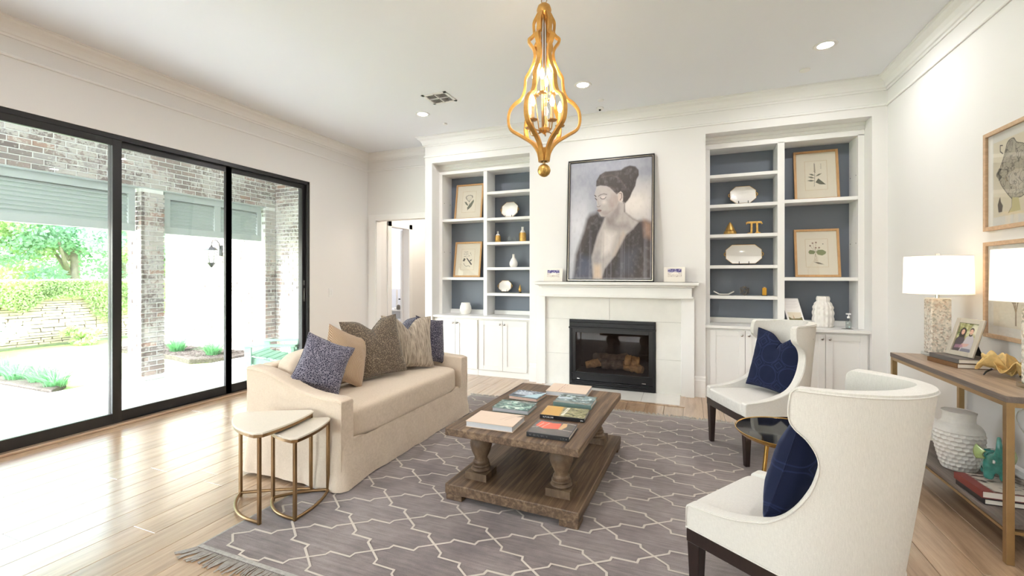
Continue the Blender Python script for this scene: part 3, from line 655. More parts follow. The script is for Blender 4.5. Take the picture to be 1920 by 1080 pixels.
def brick_var(L):
    L = round(L, 3)
    if L not in BV: BV[L] = [mesh_of(bmesh_(L, BH, BD, (i+.5)/8, .0035), 'brick', 'brick') for i in range(8 if L > .15 else 4)]
    return random.choice(BV[L])
def brick_obj(parent, x, y, z, rz, L):
    o = bpy.data.objects.new('brick', brick_var(L)); COL.objects.link(o); o.parent = parent
    M = MTX.get(parent.name); Tm = Matrix.Translation((x, y, z)) @ Matrix.Rotation(rz, 4, 'Z')
    if M is not None: Tm = M.inverted() @ Tm
    o.matrix_local = Tm
def brick_face(parent, p0, d, rz, length, z0, z1, cut=None, score=None, nmax=300):
    """running bond; p0 start xy, d unit dir along the wall, rz rotation of the local frame"""
    pitch = BL+MJ; rows_ = int((z1-z0)/(BH+MJ)); items = []
    for r in range(rows_):
        z = z0+r*(BH+MJ)+MJ/2; s_ = -pitch/2 if r % 2 else 0.0
        s_ += random.uniform(-.012, .012)
        while s_ < length-.02:
            a, b = max(s_, 0), min(s_+BL, length)
            if b-a > .03 and not (cut and cut((a+b)/2, z+BH/2)): items.append((a, z, b-a))
            s_ += pitch
    if score: items.sort(key=lambda q: score(p0[0]+d[0]*q[0], p0[1]+d[1]*q[0], q[1]))
    for a, z, L in items[:nmax]:
        L = BL if abs(L-BL) < .002 else round(L/.02)*.02
        pr_ = random.uniform(-.0025, .0025)
        brick_obj(parent, p0[0]+d[0]*a-d[1]*pr_, p0[1]+d[1]*a+d[0]*pr_, z, rz, max(L, .02))
    if items[nmax:]:
        mb = MB()
        for a, z, L in items[nmax:]:
            q = bmesh_(L, BH, BD, random.random(), .0035)
            q.xf(Matrix.Translation((p0[0]+d[0]*a, p0[1]+d[1]*a, z)) @ Matrix.Rotation(rz, 4, 'Z')); mb.add(q.v, q.f); mb.t[-len(q.v):] = q.t
        put('brick_field', mb, 'brick', parent, recalc=True, kind='stuff')
near = lambda x, y, z: math.hypot(x, y, (z-1.3)*.4)
# beam over the porch openings (faces the room) with a pilaster against the wing wall
ZS0, ZS1 = 2.60, 3.52
pb = S('wall_porch', MB().box(XB-.30, XB-.012, .4, YW, ZS0, ZS1).box(XB-.30, XB-.012, YW-.21, YW, ZG, ZS0), 'mortar')
put('steel_lintel', MB().box(XB-.31, XB-.004, .4, YW-.2, ZS0-.012, ZS0), 'shutter_paint', pb)
brick_face(pb, (XB, YW), (0, -1), -pi/2, YW-1.6, ZS0, ZS1-.02, score=near, nmax=300)
brick_face(pb, (XB, YW), (0, -1), -pi/2, .21, ZG, ZS0, nmax=300)
brick_face(pb, (XB-.30, YW-.21), (1, 0), pi, .30, ZG, ZS0, nmax=0) if False else None
pl = MB()
def side_bricks(parent, xa, xb, y, z0, z1):
    """face looking toward -y"""
    brick_face(parent, (xb, y), (-1, 0), pi, xb-xa, z0, z1)
side_bricks(pb, XB-.30, XB, YW-.21, ZG, ZS0)
# free standing column
CY0, CY1 = 3.794, 4.095
bcol = thing('brick_column', 'square whitewashed brick column standing on the patio edge', 'column', (XB-.15, (CY0+CY1)/2, ZG))
put('mortar_core', MB().box(XB-.288, XB-.012, CY0+.012, CY1-.012, ZG, ZS0-.012), 'mortar', bcol)
put('concrete_footing', MB().box(XB-.30, XB+.001, CY0-.001, CY1+.001, ZG, ZG+.06), 'concrete_patio', bcol, bevel=.006)
pitch = BH+MJ
for r in range(int((ZS0-.012-ZG-.06)/pitch)):
    z = ZG+.06+MJ/2+r*pitch; e = r % 2
    def F(p, d, rz, off, n_=2):
        # one course on one face: full brick + part brick
        segs_ = [(0, .189), (.2035, .0975)] if off else [(0, .0900), (.104, .197)]
        for a, L in segs_: brick_obj(bcol, p[0]+d[0]*a, p[1]+d[1]*a, z, rz, L)
    F((XB, CY1), (0, -1), -pi/2, e)          # +x face
    F((XB, CY0), (-1, 0), pi, e)             # -y face
    F((XB-.301, CY0), (0, 1), pi/2, e) if r % 1 == 0 else None
# wing wall of the house, facing the garden side
ww = S('wall_wing', MB().box(-10.15, XL-.2, YW+.012, YW+.16, -.3, 5.0), 'mortar')
brick_face(ww, (XL-.2, YW), (-1, 0), pi, 10.15+XL-.2+.0, ZG, 4.2, score=lambda x, y, z: near(x, y, z)+(0 if z < 3.3 else 9), nmax=300)
S('roof_porch', MB().box(-7.9, XL-.2, -6, YW, 3.56, 3.7), 'trim_white')
S('sun_block_rear', MB().box(XL-1, XR+1, -6.6, YF-.12, 2.95, 3.1), 'trim_white')  # unseen overhang added to keep sun out of the rear window
# louvred shutters hung under the beam
def shutter(y0, y1, label, npan):
    t = thing('louvred_shutter', label, 'shutter', (XB-.1, (y0+y1)/2, 2.1), 0, 'louvred shutters under the porch beam')
    xa, xb = XB-.14, XB-.06; z0, z1 = 1.985, 2.585
    st = MB().box(xa, xb, y0, y1, z0, z0+.10).box(xa, xb, y0, y1, z1-.095, z1).box(xa, xb, y0, y0+.08, z0+.10, z1-.095).box(xa, xb, y1-.08, y1, z0+.10, z1-.095)
    w = (y1-y0)/npan
    for i in range(1, npan): st.box(xa, xb, y0+i*w-.05, y0+i*w+.05, z0+.10, z1-.095)
    put('shutter_frame', st, 'shutter_paint', t, bevel=.003)
    put('shutter_cap', MB().box(xa-.02, xb+.03, y0-.01, y1+.01, z1, z1+.014), 'shutter_paint', t)
    for i in range(npan):
        a = y0+i*w+(.08 if i == 0 else .05); b = y0+(i+1)*w-(.08 if i == npan-1 else .05)
        for k in range(8):
            z = z0+.125+k*.052
            q = MB().box(-.036, .036, a, b, -.004, .004).xf(Matrix.Translation(((xa+xb)/2, 0, z)) @ Matrix.Rotation(R(56), 4, 'Y'))
            put('slat', q, 'shutter_paint', t)
shutter(.9, 3.76, 'pale grey-green louvred shutter left of the brick column', 2)
shutter(4.125, 5.70, 'pale grey-green louvred shutter right of the brick column', 2)
# lantern on the wing wall
lx, lz = -8.45, 1.86
t = thing('wall_lantern', 'small black hanging lantern on the sunlit brick wall', 'lantern', (lx, YW-.1, lz-.2))
arc = [(lx, YW, lz+.10)]+[(lx, YW-.02-.16*sin(a)*1.0, lz+.10+.14*sin(a)-.0) for a in np.linspace(.2, 2.4, 8)]
arc = [(lx, YW-.01, lz), (lx, YW-.04, lz+.14), (lx, YW-.10, lz+.20), (lx, YW-.17, lz+.18), (lx, YW-.19, lz+.11)]
put('bracket', MB().tube(arc, .008, 8).box(lx-.04, lx+.04, YW-.015, YW, lz-.10, lz+.10), 'black_metal', t)
put('roof', MB().lathe([(.11, 0), (.06, .05), (.02, .07), (.012, .10)], 6, lx, YW-.19, lz+.0), 'black_metal', t)
put('glass_body', MB().lathe([(.065, -.24), (.10, -.0)], 6, lx, YW-.19, lz), 'clear_glass', t)
put('bottom_finial', MB().lathe([(.001, -.34), (.02, -.32), (.065, -.25), (.075, -.24)], 6, lx, YW-.19, lz), 'black_metal', t)
for k in range(6):
    a = 2*pi*k/6; put('cage_bar', MB().tube([(lx+.065*cos(a), YW-.19+.065*sin(a), lz-.24), (lx+.10*cos(a), YW-.19+.10*sin(a), lz)], .004, 5), 'black_metal', t)
# mulch bed along the wing wall
def blob_bed(name, pts, label, m='mulch', h=.04):
    mb = MB(); mb.prism(pts, ZG-.06, ZG+h); return put(name, mb, m, bevel=.02, kind='stuff', label=label, category='mulch')
blob_bed('mulch', [(-7.45, 5.45), (-7.9, 5.0), (-8.6, 5.15), (-9.6, 5.2), (-10.6, 5.3), (-10.6, 5.93), (-7.45, 5.93)], 'dark wood mulch bed at the foot of the brick wall')
chips = MB()
for i in range(1500):
    x, y = random.uniform(-10.4, -7.5), random.uniform(5.15, 5.9); z = ZG+.04; a = random.random()*pi; L = random.uniform(.01, .03); tl = random.uniform(-.6, .6)
    chips.add([(x-L*cos(a), y-L*sin(a), z), (x+L*cos(a), y+L*sin(a), z+abs(tl)*.02), (x+L*cos(a)-.008*sin(a), y+L*sin(a)+.008*cos(a), z+.012), (x-L*cos(a)-.008*sin(a), y-L*sin(a)+.008*cos(a), z+.008)], [(0, 1, 2, 3)])
put('mulch_chips', chips, 'mulch', kind='stuff', label='loose bark chips on the bed by the brick wall', category='mulch')
blob_bed('soil', [(-7.43, 3.05), (-8.4, 3.05), (-10.4, 3.05), (-10.4, 3.35), (-8.4, 3.42), (-7.8, 3.35)], 'strip of soil edging the patio', h=.02)
def clump(x, y, h, r, n, label, group=None, seed=0):
    rr = random.Random(seed); mb = MB()
    for i in range(n):
        a = rr.random()*2*pi; b = rr.random()**.6*r*.35; L = h*rr.uniform(.7, 1.15); lean = rr.uniform(.3, 1.0)*r; w = rr.uniform(.005, .009)
        bx, by = x+b*cos(a), y+b*sin(a); pts = []
        for k in range(5):
            u = k/4; pts.append((bx+lean*u**1.8*cos(a), by+lean*u**1.8*sin(a), ZG+L*(u-.38*u**3*(lean/r))))
        px_, py_ = -sin(a)*w, cos(a)*w; vs_ = []
        for k, p in enumerate(pts): q = 1-(k/4)**2*.95; vs_ += [(p[0]-px_*q, p[1]-py_*q, p[2]), (p[0]+px_*q, p[1]+py_*q, p[2])]
        mb.add(vs_, [(2*k, 2*k+1, 2*k+3, 2*k+2) for k in range(4)])
    o = put('grass_clump', mb, 'blade_green', recalc=False); tag(o, label, 'plant', group)
g1 = 'grass clumps in the mulch bed'
clump(-8.95, 5.45, .38, .30, 170, 'strappy green grass clump in the mulch left of the lantern', g1, 1)
clump(-7.95, 5.45, .36, .30, 170, 'strappy green grass clump in the mulch under the lantern', g1, 2)
clump(-10.0, 5.45, .36, .26, 120, 'strappy green grass clump half hidden behind the brick column', g1, 3)
g2 = 'grass clumps along the patio edge'
for i, (x, y, l) in enumerate([(-7.75, 3.22, 'rightmost grass clump on the patio edge by the door mullion'), (-8.25, 3.28, 'second grass clump from the right on the patio edge'), (-8.75, 3.22, 'bright green grass clump near the bend of the patio edge'),
        (-9.3, 3.30, 'grass clump left of the bend of the patio edge'), (-9.85, 3.2, 'grass clump near the left picture edge'), (-10.3, 3.3, 'leftmost grass clump on the patio edge')]):
    clump(x, y, .30, .34, 150, l, g2, 10+i)
# stacked stone garden wall with ivy
XG = -12.75
gw = S('wall_garden', MB().box(XG-.3, XG-.03, -4, 11, ZG-.1, 1.2), 'mortar')
put('coping', MB().box(XG-.34, XG+.03, -4, 11, 1.2, 1.26), 'concrete_patio', gw)
SV = []
for i in range(8):
    mb = MB().box(-.5, .5, -.5, .5, -.5, .5); rr = random.Random(i)
    mb.v = [(x*(1+rr.uniform(-.08, .08)), y*(1+rr.uniform(-.1, .1)), z*(1+rr.uniform(-.15, .15))) for x, y, z in mb.v]
    SV.append(mesh_of(mb, 'garden_stone', 'stone'))
cnt = 0; z = ZG
while z < 1.17:
    h = random.choice([.05, .065, .085]); y = 3.7+random.random()*.15
    while y < 6.9 and cnt < 300:
        L = random.uniform(.16, .36); o = bpy.data.objects.new('stone', random.choice(SV)); COL.objects.link(o); o.parent = gw
        o.location = (XG, y+L/2, z+h/2); o.scale = (.10+random.uniform(0, .03), L-.012, h-.01); cnt += 1; y += L
    z += h
def leaves(name, pts, size, m, parent=None, seed=0, **kw):
    """pts: (n,3) positions; each becomes a bent leaf quad"""
    r = np.random.default_rng(seed); n = len(pts); s_ = size*(.6+.8*r.random(n)); th = r.random(n)*2*np.pi; ph = np.arccos(2*r.random(n)-1)
    d1 = np.stack([np.sin(ph)*np.cos(th), np.sin(ph)*np.sin(th), np.cos(ph)], 1); ax = r.normal(size=(n, 3)); d2 = np.cross(d1, ax); d2 /= np.linalg.norm(d2, axis=1)[:, None]+1e-9
    P0 = pts-d1*s_[:, None]; P1 = pts+d2*s_[:, None]*.55; P2 = pts+d1*s_[:, None]; P3 = pts-d2*s_[:, None]*.55
    V = np.stack([P0, P1, P2, P3], 1).reshape(-1, 3); F = np.arange(4*n).reshape(n, 4)
    M = MTX.get(parent.name) if parent is not None else None
    if M is not None: Mi = np.array(M.inverted()); V = V@Mi[:3, :3].T+Mi[:3, 3]
    me = bpy.data.meshes.new(name); me.vertices.add(4*n); me.vertices.foreach_set('co', V.ravel()); me.loops.add(4*n); me.loops.foreach_set('vertex_index', F.ravel())
    me.polygons.add(n); me.polygons.foreach_set('loop_start', np.arange(0, 4*n, 4)); me.materials.append(MATS[m]); me.update(); me.validate()
    o = bpy.data.objects.new(name, me); COL.objects.link(o); o.parent = parent
    for k, v in kw.items(): o[k] = v
    return o
r = np.random.default_rng(3); NI = 26000
yy = r.uniform(2.6, 9.5, NI); top = 1.28-.0*yy; dep = (.45+.4*np.sin(yy*2.1)+.25*np.sin(yy*5.3+1))*1.0; zz = top-r.random(NI)**1.3*np.clip(dep+.2, .4, 1.25)
leaves('ivy', np.stack([XG+.09+r.random(NI)*.10, yy, zz], 1), .028, 'leaf_light', None, 5, kind='stuff', label='bright green ivy spilling over the stone garden wall', category='ivy')
# shrub left of the lawn and trees behind the wall
def crown(c, rad, n, seed, squash=.8):
    r = np.random.default_rng(seed); k = 26; cs = r.normal(size=(k, 3))*rad*.46; cs[:, 2] *= squash; idx = r.integers(0, k, n); v = r.normal(size=(n, 3)); v /= np.linalg.norm(v, axis=1)[:, None]
    return np.array(c)+cs[idx]+v*(rad*.30*(.6+.5*r.random(n)))[:, None]*np.array([1, 1, squash])
def tree(x, y, h, rad, n, m, label, seed, trunk_r=.12, zc=.62):
    t = thing('garden_tree', label, 'tree', (x, y, ZG), 0, 'trees behind the garden wall')
    leaves('foliage', crown((x, y, ZG+h*zc), rad, int(n*3.6), seed), .052, m, t, seed)
    tr = MB().tube([(x, y, ZG-.05), (x+.1, y+.05, ZG+h*.3), (x-.05, y+.1, ZG+h*.7)], [trunk_r, trunk_r*.8, trunk_r*.4], 8)
    rr = random.Random(seed)
    for i in range(6):
        a = rr.random()*6.28; z0 = ZG+h*rr.uniform(.3, .6); tr.tube([(x, y, z0), (x+rad*.35*cos(a), y+rad*.35*sin(a), z0+h*.14), (x+rad*.7*cos(a), y+rad*.7*sin(a), z0+h*.3)], [trunk_r*.5, trunk_r*.3, .01], 6)
    put('trunk', tr, 'bark', t, smooth=180)
tree(-15.4, 3.0, 4.5, 1.7, 4200, 'leaf_teal', 'bushy blue-green tree behind the garden wall at the left edge', 21)
tree(-15.8, 5.0, 3.8, 1.5, 4000, 'leaf_light', 'light yellow-green tree behind the middle of the garden wall', 22)
tree(-15.2, 6.6, 4.4, 1.5, 4000, 'leaf_dark', 'darker green tree behind the garden wall near the brick column', 23)
tree(-17.0, 8.6, 5.6, 2.2, 4200, 'leaf_dark', 'tall dark tree behind the wall seen right of the column', 24)
tree(-19.5, 4.5, 7.5, 3.0, 5200, 'leaf_teal', 'tall pale tree far behind the garden wall', 25, .2)
tree(-19.5, 8.5, 7.0, 2.8, 4200, 'leaf_light', 'tall light green tree far behind, partly behind the column', 26, .2)
tree(-18.0, 1.2, 6.5, 2.8, 4200, 'leaf_dark', 'tall dark tree far behind at the left picture edge', 27, .2)
tree(-14.3, 8.2, 3.0, 1.1, 3000, 'leaf_light', 'low light green shrub behind the wall end', 28)
def bush(x, y, rad, label, m, seed, n=2600):
    t = thing('garden_shrub', label, 'shrub', (x, y, ZG)); leaves('foliage', crown((x, y, ZG+rad*.6), rad, n*2, seed, .75), .03, m, t, seed)
    put('stem', MB().tube([(x, y, ZG-.04), (x, y, ZG+rad*.6)], .02, 6), 'bark', t)
bush(-11.9, 3.6, .62, 'pale leafy shrub growing in front of the stone wall at the left', 'leaf_teal', 31)
bush(-12.3, 5.55, .30, 'small green shrub at the foot of the stone wall', 'leaf_light', 32, 900)
# mint green armchair on the patio
cdir = Vector((-.89, -.45, 0)).normalized(); lat = Vector((-cdir.y, cdir.x, 0)) 
base_p = Vector((-5.50, 4.72, ZG))
t = thing('slatted_armchair', 'mint green slatted wooden garden armchair on the patio', 'chair', tuple(base_p), math.atan2(cdir.y, cdir.x))
def L_(mb, name, **k): return put(name, mb, 'chair_mint', t, world=False, **k)
for s_ in (-1, 1):
    y = s_*.28
    L_(MB().box(.24, .33, y-.012, y+.012, 0, .48), 'front_leg', bevel=.003)
    L_(MB().box(-.36, .36, y-.07, y+.06, .48, .503), 'armrest', bevel=.006)
    L_(placed(MB().box(-.42, .33, -.012, .012, -.06, .04), (0, y-s_*.04, .24), (.97, 0, .2), (0, 1, 0), (-.2, 0, .97)), 'side_rail', bevel=.003)
    L_(MB().box(-.33, -.28, y-.012, y+.012, 0, .48), 'rear_leg', bevel=.003)
for i in range(6):
    xx = .29-i*.095; L_(placed(MB().box(-.04, .04, -.25, .25, 0, .02), (xx, 0, .295+xx*.2), (.97, 0, .2), (0, 1, 0), (-.2, 0, .97)), 'seat_slat', bevel=.003)
for i in range(5):
    y = (i-2)*.1; hh = .62-.035*abs(i-2)**1.5; L_(placed(MB().box(-.01, .01, -.045, .045, 0, hh), (-.24, y, .22), (1, 0, 0), (0, 1, 0), (-.36, 0, .93)), 'back_slat', bevel=.004)
L_(MB().box(-.37, -.345, -.3, .3, .44, .48), 'back_brace', bevel=.003)
def smoothline(P_, n):
    P_ = [Vector(p) for p in P_]; out = []
    for i in range(len(P_)-1):
        a = P_[max(i-1, 0)]; b = P_[i]; c = P_[i+1]; d = P_[min(i+2, len(P_)-1)]
        for k in range(n): s_ = k/n; out.append(.5*((2*b)+(c-a)*s_+(2*a-5*b+4*c-d)*s_*s_+(3*b-a-3*c+d)*s_**3))
    return out+[P_[-1]]
# ================================================================== rug
RX0, RX1, RY0, RY1 = -2.295, .66, 1.495, 4.55
rug = thing('area_rug', 'grey-mauve rug with a cream trellis pattern and fringed ends', 'rug', ((RX0+RX1)/2, 3.0, 0))
rf = MB().grid(lambda u, v: (RX0+(RX1-RX0)*u, RY0+(RY1-RY0)*v, .0115), 2, 2)
put('rug_field', MB().box(RX0, RX1, RY0, RY1, .0004, .0115), 'rug_field', rug, bevel=.004)
put('rug_binding', MB().box(RX0-.012, RX0, RY0, RY1, .0004, .010).box(RX1, RX1+.012, RY0, RY1, .0004, .010).box(RX0, RX1, RY0, RY0+.022, .010, .0125).box(RX0, RX1, RY1-.022, RY1, .010, .0125), 'fringe', rug, bevel=.003)
A_, B_ = .2606, .1555
SEG = [(0, 0), (.066, .047), (.071, .074), (.1895, .0765), (.1946, .108), (A_, B_)]
mb = MB(); WL = .0056
def ribbon(mb, pts, w, z):
    pts = [Vector((p[0], p[1])) for p in pts]; L = []
    for i, p in enumerate(pts):
        a = pts[max(i-1, 0)]; b = pts[min(i+1, len(pts)-1)]
        if 0 < i < len(pts)-1:
            d1 = (p-a).normalized(); d2 = (b-p).normalized(); n1 = Vector((-d1.y, d1.x)); n2 = Vector((-d2.y, d2.x)); m = (n1+n2).normalized(); k = w/max(.45, m.dot(n1)); nn = m*k
        else: d = (b-a).normalized(); nn = Vector((-d.y, d.x))*w
        L.append((p+nn, p-nn))
    vs_ = []
    for a, b in L: vs_ += [(a.x, a.y, z), (b.x, b.y, z)]
    mb.add(vs_, [(2*i, 2*i+1, 2*i+3, 2*i+2) for i in range(len(L)-1)])
for i in range(-4, 9):
    for j in range(-5, 17):
        if (i+j) % 2: continue
        x, y = -1.452+A_*i, 2.100+B_*j
        for sx_ in (1, -1):
            pts = [(x+sx_*a, y+b) for a, b in SEG]
            if all(RX0+.045 < p[0] < RX1-.03 and RY0-.02 < p[1] < RY1+.02 for p in pts): ribbon(mb, [(p[0], min(max(p[1], RY0+.024), RY1-.024)) for p in pts], WL*random.uniform(.9, 1.12), .0132 if sx_ > 0 else .0137)
put('trellis_pattern', mb, 'rug_line', rug, recalc=False)
mb = MB(); rr = random.Random(4)
for (y0, s_) in ((RY0, -1), (RY1, 1)):
    x = RX0-.01
    while x < RX1+.01:
        L = rr.uniform(.06, .095); dx = rr.uniform(-.03, .02)-(.035 if x < RX0+.12 else 0)
        mb.tube([(x, y0, .006), (x+dx*.3, y0+s_*L*.5, .008), (x+dx, y0+s_*L, .004)], [.0035, .004, .003], 4); x += .0105
put('fringe', mb, 'fringe', rug, kind='stuff')
# ================================================================== sofa
def sq(a, p): return math.copysign(abs(a)**p, a)
def squad(mb, c, h, e=.28, nu=40, nv=24, fn=None):
    """super-ellipsoid box centre c half sizes h"""
    def f(u, v):
        th = 2*pi*u; ph = pi*(v-.5); cp, sp = cos(ph), sin(ph)
        x, y, z = sq(cp, e)*sq(cos(th), e), sq(cp, e)*sq(sin(th), e), sq(sp, e)
        p = Vector((x*h[0], y*h[1], z*h[2]))
        if fn: p = fn(p, x, y, z)
        return (c[0]+p[0], c[1]+p[1], c[2]+p[2])
    return mb.grid(f, nu, nv, cu=True)
from mathutils import noise as mn
def nz(x, y, z, s_=1, a=1): return a*mn.noise(Vector((x*s_, y*s_, z*s_)))
SO = thing('sofa', 'cream slipcovered sofa with low scooped arms at the window side', 'sofa', (-2.45, 3.06, .0))
hx, hy = .42, .86
def skirt():
    n = 240; rows_ = 12; per = []
    r = .03; cs = [(hx-r, -hy+r, -pi/2), (hx-r, hy-r, 0), (-hx+r, hy-r, pi/2), (-hx+r, -hy+r, pi)]
    raw = []
    for (cx, cy, a0) in cs:
        for k in range(7): a = a0+pi/2*k/6; raw.append((cx+r*cos(a), cy+r*sin(a), cos(a), sin(a)))
    # resample
    L = [0]; 
    for i in range(len(raw)): a, b = raw[i], raw[(i+1) % len(raw)]; L.append(L[-1]+math.hypot(b[0]-a[0], b[1]-a[1]))
    out = []
    for k in range(n):
        s_ = L[-1]*k/n; i = max(j for j in range(len(raw)) if L[j] <= s_); a, b = raw[i], raw[(i+1) % len(raw)]; t_ = (s_-L[i])/max(1e-9, L[i+1]-L[i])
        nx_, ny_ = a[2]+(b[2]-a[2])*t_, a[3]+(b[3]-a[3])*t_; l = math.hypot(nx_, ny_) or 1
        out.append((a[0]+(b[0]-a[0])*t_, a[1]+(b[1]-a[1])*t_, nx_/l, ny_/l))
    def f(u, v):
        x, y, nx_, ny_ = out[int(round(u*n)) % n]; z = .30*(1-v)+.018*v
        cor = max(0, 1-math.hypot(abs(x)-hx, abs(y)-hy)/.28)
        w = v**1.3*(.012+.010*nz(x, y, 0, 5)+.010*nz(x+y, y-x, z, 11))+cor*v*.028+nz(x, y, z, 14, .004)+nz(x*3+y, y*2, z*2, 9, .003)
        zz = z+(v**6)*(nz(x, y, 1, 3, .012)+.006*cor)
        return (x+nx_*w, y+ny_*w, zz)
    return MB().grid(f, n, rows_, cu=True)
put('skirt', skirt(), 'linen_sofa', SO, world=False, smooth=180)
ARM = [(.42, .578), (.38, .588), (.28, .592), (.15, .603), (.04, .628), (-.06, .663), (-.15, .697), (-.24, .722), (-.33, .737), (-.42, .742)]
for s_ in (-1, 1):
    prof = [(.42, .26)]+ARM+[(-.42, .26)]
    y0, y1 = (-.86, -.745) if s_ < 0 else (.745, .86)
    n = len(ARM)
    def f(u, v, y0=y0, y1=y1):
        i = u*(n-1); k = min(int(i), n-2); t_ = i-k; x = ARM[k][0]*(1-t_)+ARM[k+1][0]*t_; zt = ARM[k][1]*(1-t_)+ARM[k+1][1]*t_
        # section: up the inner side, over the rounded top, down the outer side
        r = .016; q = v*4
        if q < 1.5: y, z = y0, .26+(zt-r-.26)*(q/1.5)
        elif q < 2.5: a = (q-1.5)*pi; y, z = ((y0+r-r*cos(min(a, pi/2))) if a <= pi/2 else (y1-r+r*cos(pi-a))), zt-r+r*sin(a)
        else: y, z = y1, zt-r-(zt-r-.26)*((q-2.5)/1.5)
        w = nz(x*1.5, y*2+z*6, z, 7, .005)*min(1, (z-.25)*6)+nz(x, y*3, z*3, 16, .0025)
        return (x, y+(w if y in (y0, y1) else 0), z+w*.4)
    mb = MB().grid(f, 60, 37)
    nv = 37; mb.f.append(tuple(range(nv))); mb.f.append(tuple(59*nv+i for i in range(nv))[::-1])
    put('arm', mb, 'linen_sofa', SO, world=False, smooth=50, bevel=.006)
put('seat_deck', MB().box(-.32, .395, -.748, .748, .24, .30), 'linen_sofa', SO, world=False, bevel=.01)
put('back_frame', MB().box(-.42, -.31, -.75, .75, .26, .742), 'linen_sofa', SO, world=False, bevel=.02, seg=3)
def cush(p, x, y, z):
    p.z += .018*(1-x*x)*(1-y*y)*(1 if z > 0 else 0); p.x += nz(p.x*3, p.y*3, p.z*3, 2, .006); p.z += nz(p.x*3, p.y*3, 7, 2.2, .006)
    return p
mb = MB(); squad(mb, (.098, 0, .385), (.325, .745, .122), .30, 96, 30, cush); put('seat_cushion', mb, 'linen_sofa', SO, world=False, smooth=180)
def bcush(p, x, y, z):
    p.x += .03*(1-y*y*.6)*(1-z*z); p.z += -.03*abs(y)**3*(z > 0)+nz(p.y*2, p.z*2, 3, 2.5, .012); p.x += nz(p.y, p.z*2, p.x, 5, .01); return p
mb = MB(); squad(mb, (-.235, 0, .645), (.095, .725, .175), .36, 96, 30, bcush)
mb.v = [(x-(z-.5)*.18+.03, y, z) for x, y, z in mb.v]; put('back_cushion', mb, 'linen_sofa', SO, world=False, smooth=180)
def welt(mb, pts, r=.0035): return mb.tube(pts, r, 6)
wl = MB()
for s_ in (-1, 1): welt(wl, [(.421, s_*.86, z) for z in (.05, .2, .4, .57)]); welt(wl, [(a, s_*.861, z-.014) for a, z in ARM])
put('piping', wl, 'linen_sofa', SO, world=False, smooth=180)
# ================================================================== cushions
def pillow(name, label, m, loc, w, h, t_, yaw, lean=10, roll=0, chop=.05, group=None, cat='cushion', seed=0):
    """local: x width, z height, y thickness; rests on its lower edge/corner"""
    def f(u, v, sgn=1):
        pass
    n = 34; mb = MB()
    def P_(u, v, s_):
        a, b = 2*u-1, 2*v-1; A2, B2 = a*a, b*b
        x = w/2*a*(1-.085*(1-B2)); z = h/2*b*(1-.085*(1-A2))
        th = (max(0, 1-A2)*max(0, 1-B2))**.42*t_/2*(1.12-.25*v)
        c = chop*math.exp(-(a/.30)**2)*max(0, v-.25)**2*2.0
        z -= c; th *= 1-.35*math.exp(-(a/.3)**2)*max(0, v-.45)
        x += (a > 0 and -1 or 1)*chop*.35*max(0, v-.5)*(1-abs(a))
        e_ = (1-A2)*(1-B2); wr = nz(x+seed, z, seed, 7, .010)*e_**.3*.6+nz(x*2+seed, z*3, s_, 9, .005)*e_**.3
        return (x, s_*th+wr, z+h/2)
    g1 = MB().grid(lambda u, v: P_(u, v, 1), n, n); g2 = MB().grid(lambda u, v: P_(u, v, -1), n, n)
    mb.join(g1); mb.add(g2.v, [f_[::-1] for f_ in g2.f])
    for i in (0, 1):
        pass
    rim = [P_(u/20, 0, 1) for u in range(21)]+[P_(1, v/20, 1) for v in range(1, 21)]+[P_(1-u/20, 1, 1) for u in range(1, 21)]+[P_(0, 1-v/20, 1) for v in range(1, 20)]
    Mx = Matrix.Rotation(R(roll), 4, 'Y')
    mb.xf(Mx); rim = [tuple(Mx @ Vector(p)) for p in rim]; zm = min(p[2] for p in mb.v)
    Ml = Matrix.Rotation(R(-lean), 4, 'X') @ Matrix.Translation((0, 0, -zm)); mb.xf(Ml); rim = [tuple(Ml @ Vector(p)) for p in rim]
    t = thing(name, label, cat, loc, R(yaw), group)
    put('cover', mb, m, t, world=False, smooth=180)
    put('piping', MB().tube(rim, .0035, 6, closed=True), m, t, world=False, smooth=180)
    return t
SZ = .508
pillow('throw_pillow', 'navy net-patterned cushion nearest the window end of the sofa', 'navy_net', (-2.42, 2.37, SZ-.005), .35, .38, .16, 60, 22, 26, .0, seed=1)
pillow('throw_pillow', 'tan cushion with fine corduroy stripes next to the front navy one', 'tan_stripe', (-2.37, 2.60, SZ-.01), .38, .41, .16, 84, 18, 26, .0, seed=2)
pillow('throw_pillow', 'large dark brown flecked cushion in the middle of the row', 'brown_fleck', (-2.35, 3.0, SZ+.015), .51, .50, .18, 66, 16, -4, .075, seed=3)
pillow('throw_pillow', 'taupe streaked cushion right of the brown one', 'taupe_streak', (-2.33, 3.38, SZ+.01), .50, .48, .16, 62, 14, 4, .10, seed=4)
pillow('throw_pillow', 'small blue-grey cushion peeping out behind the taupe one', 'blue_fleck', (-2.47, 3.48, SZ+.03), .40, .44, .12, 66, 12, 2, seed=5)
pillow('throw_pillow', 'navy dotted cushion at the far end by the bookcase', 'navy_dots', (-2.27, 3.645, SZ+.0), .38, .43, .13, 80, 12, 12, 0, seed=6)
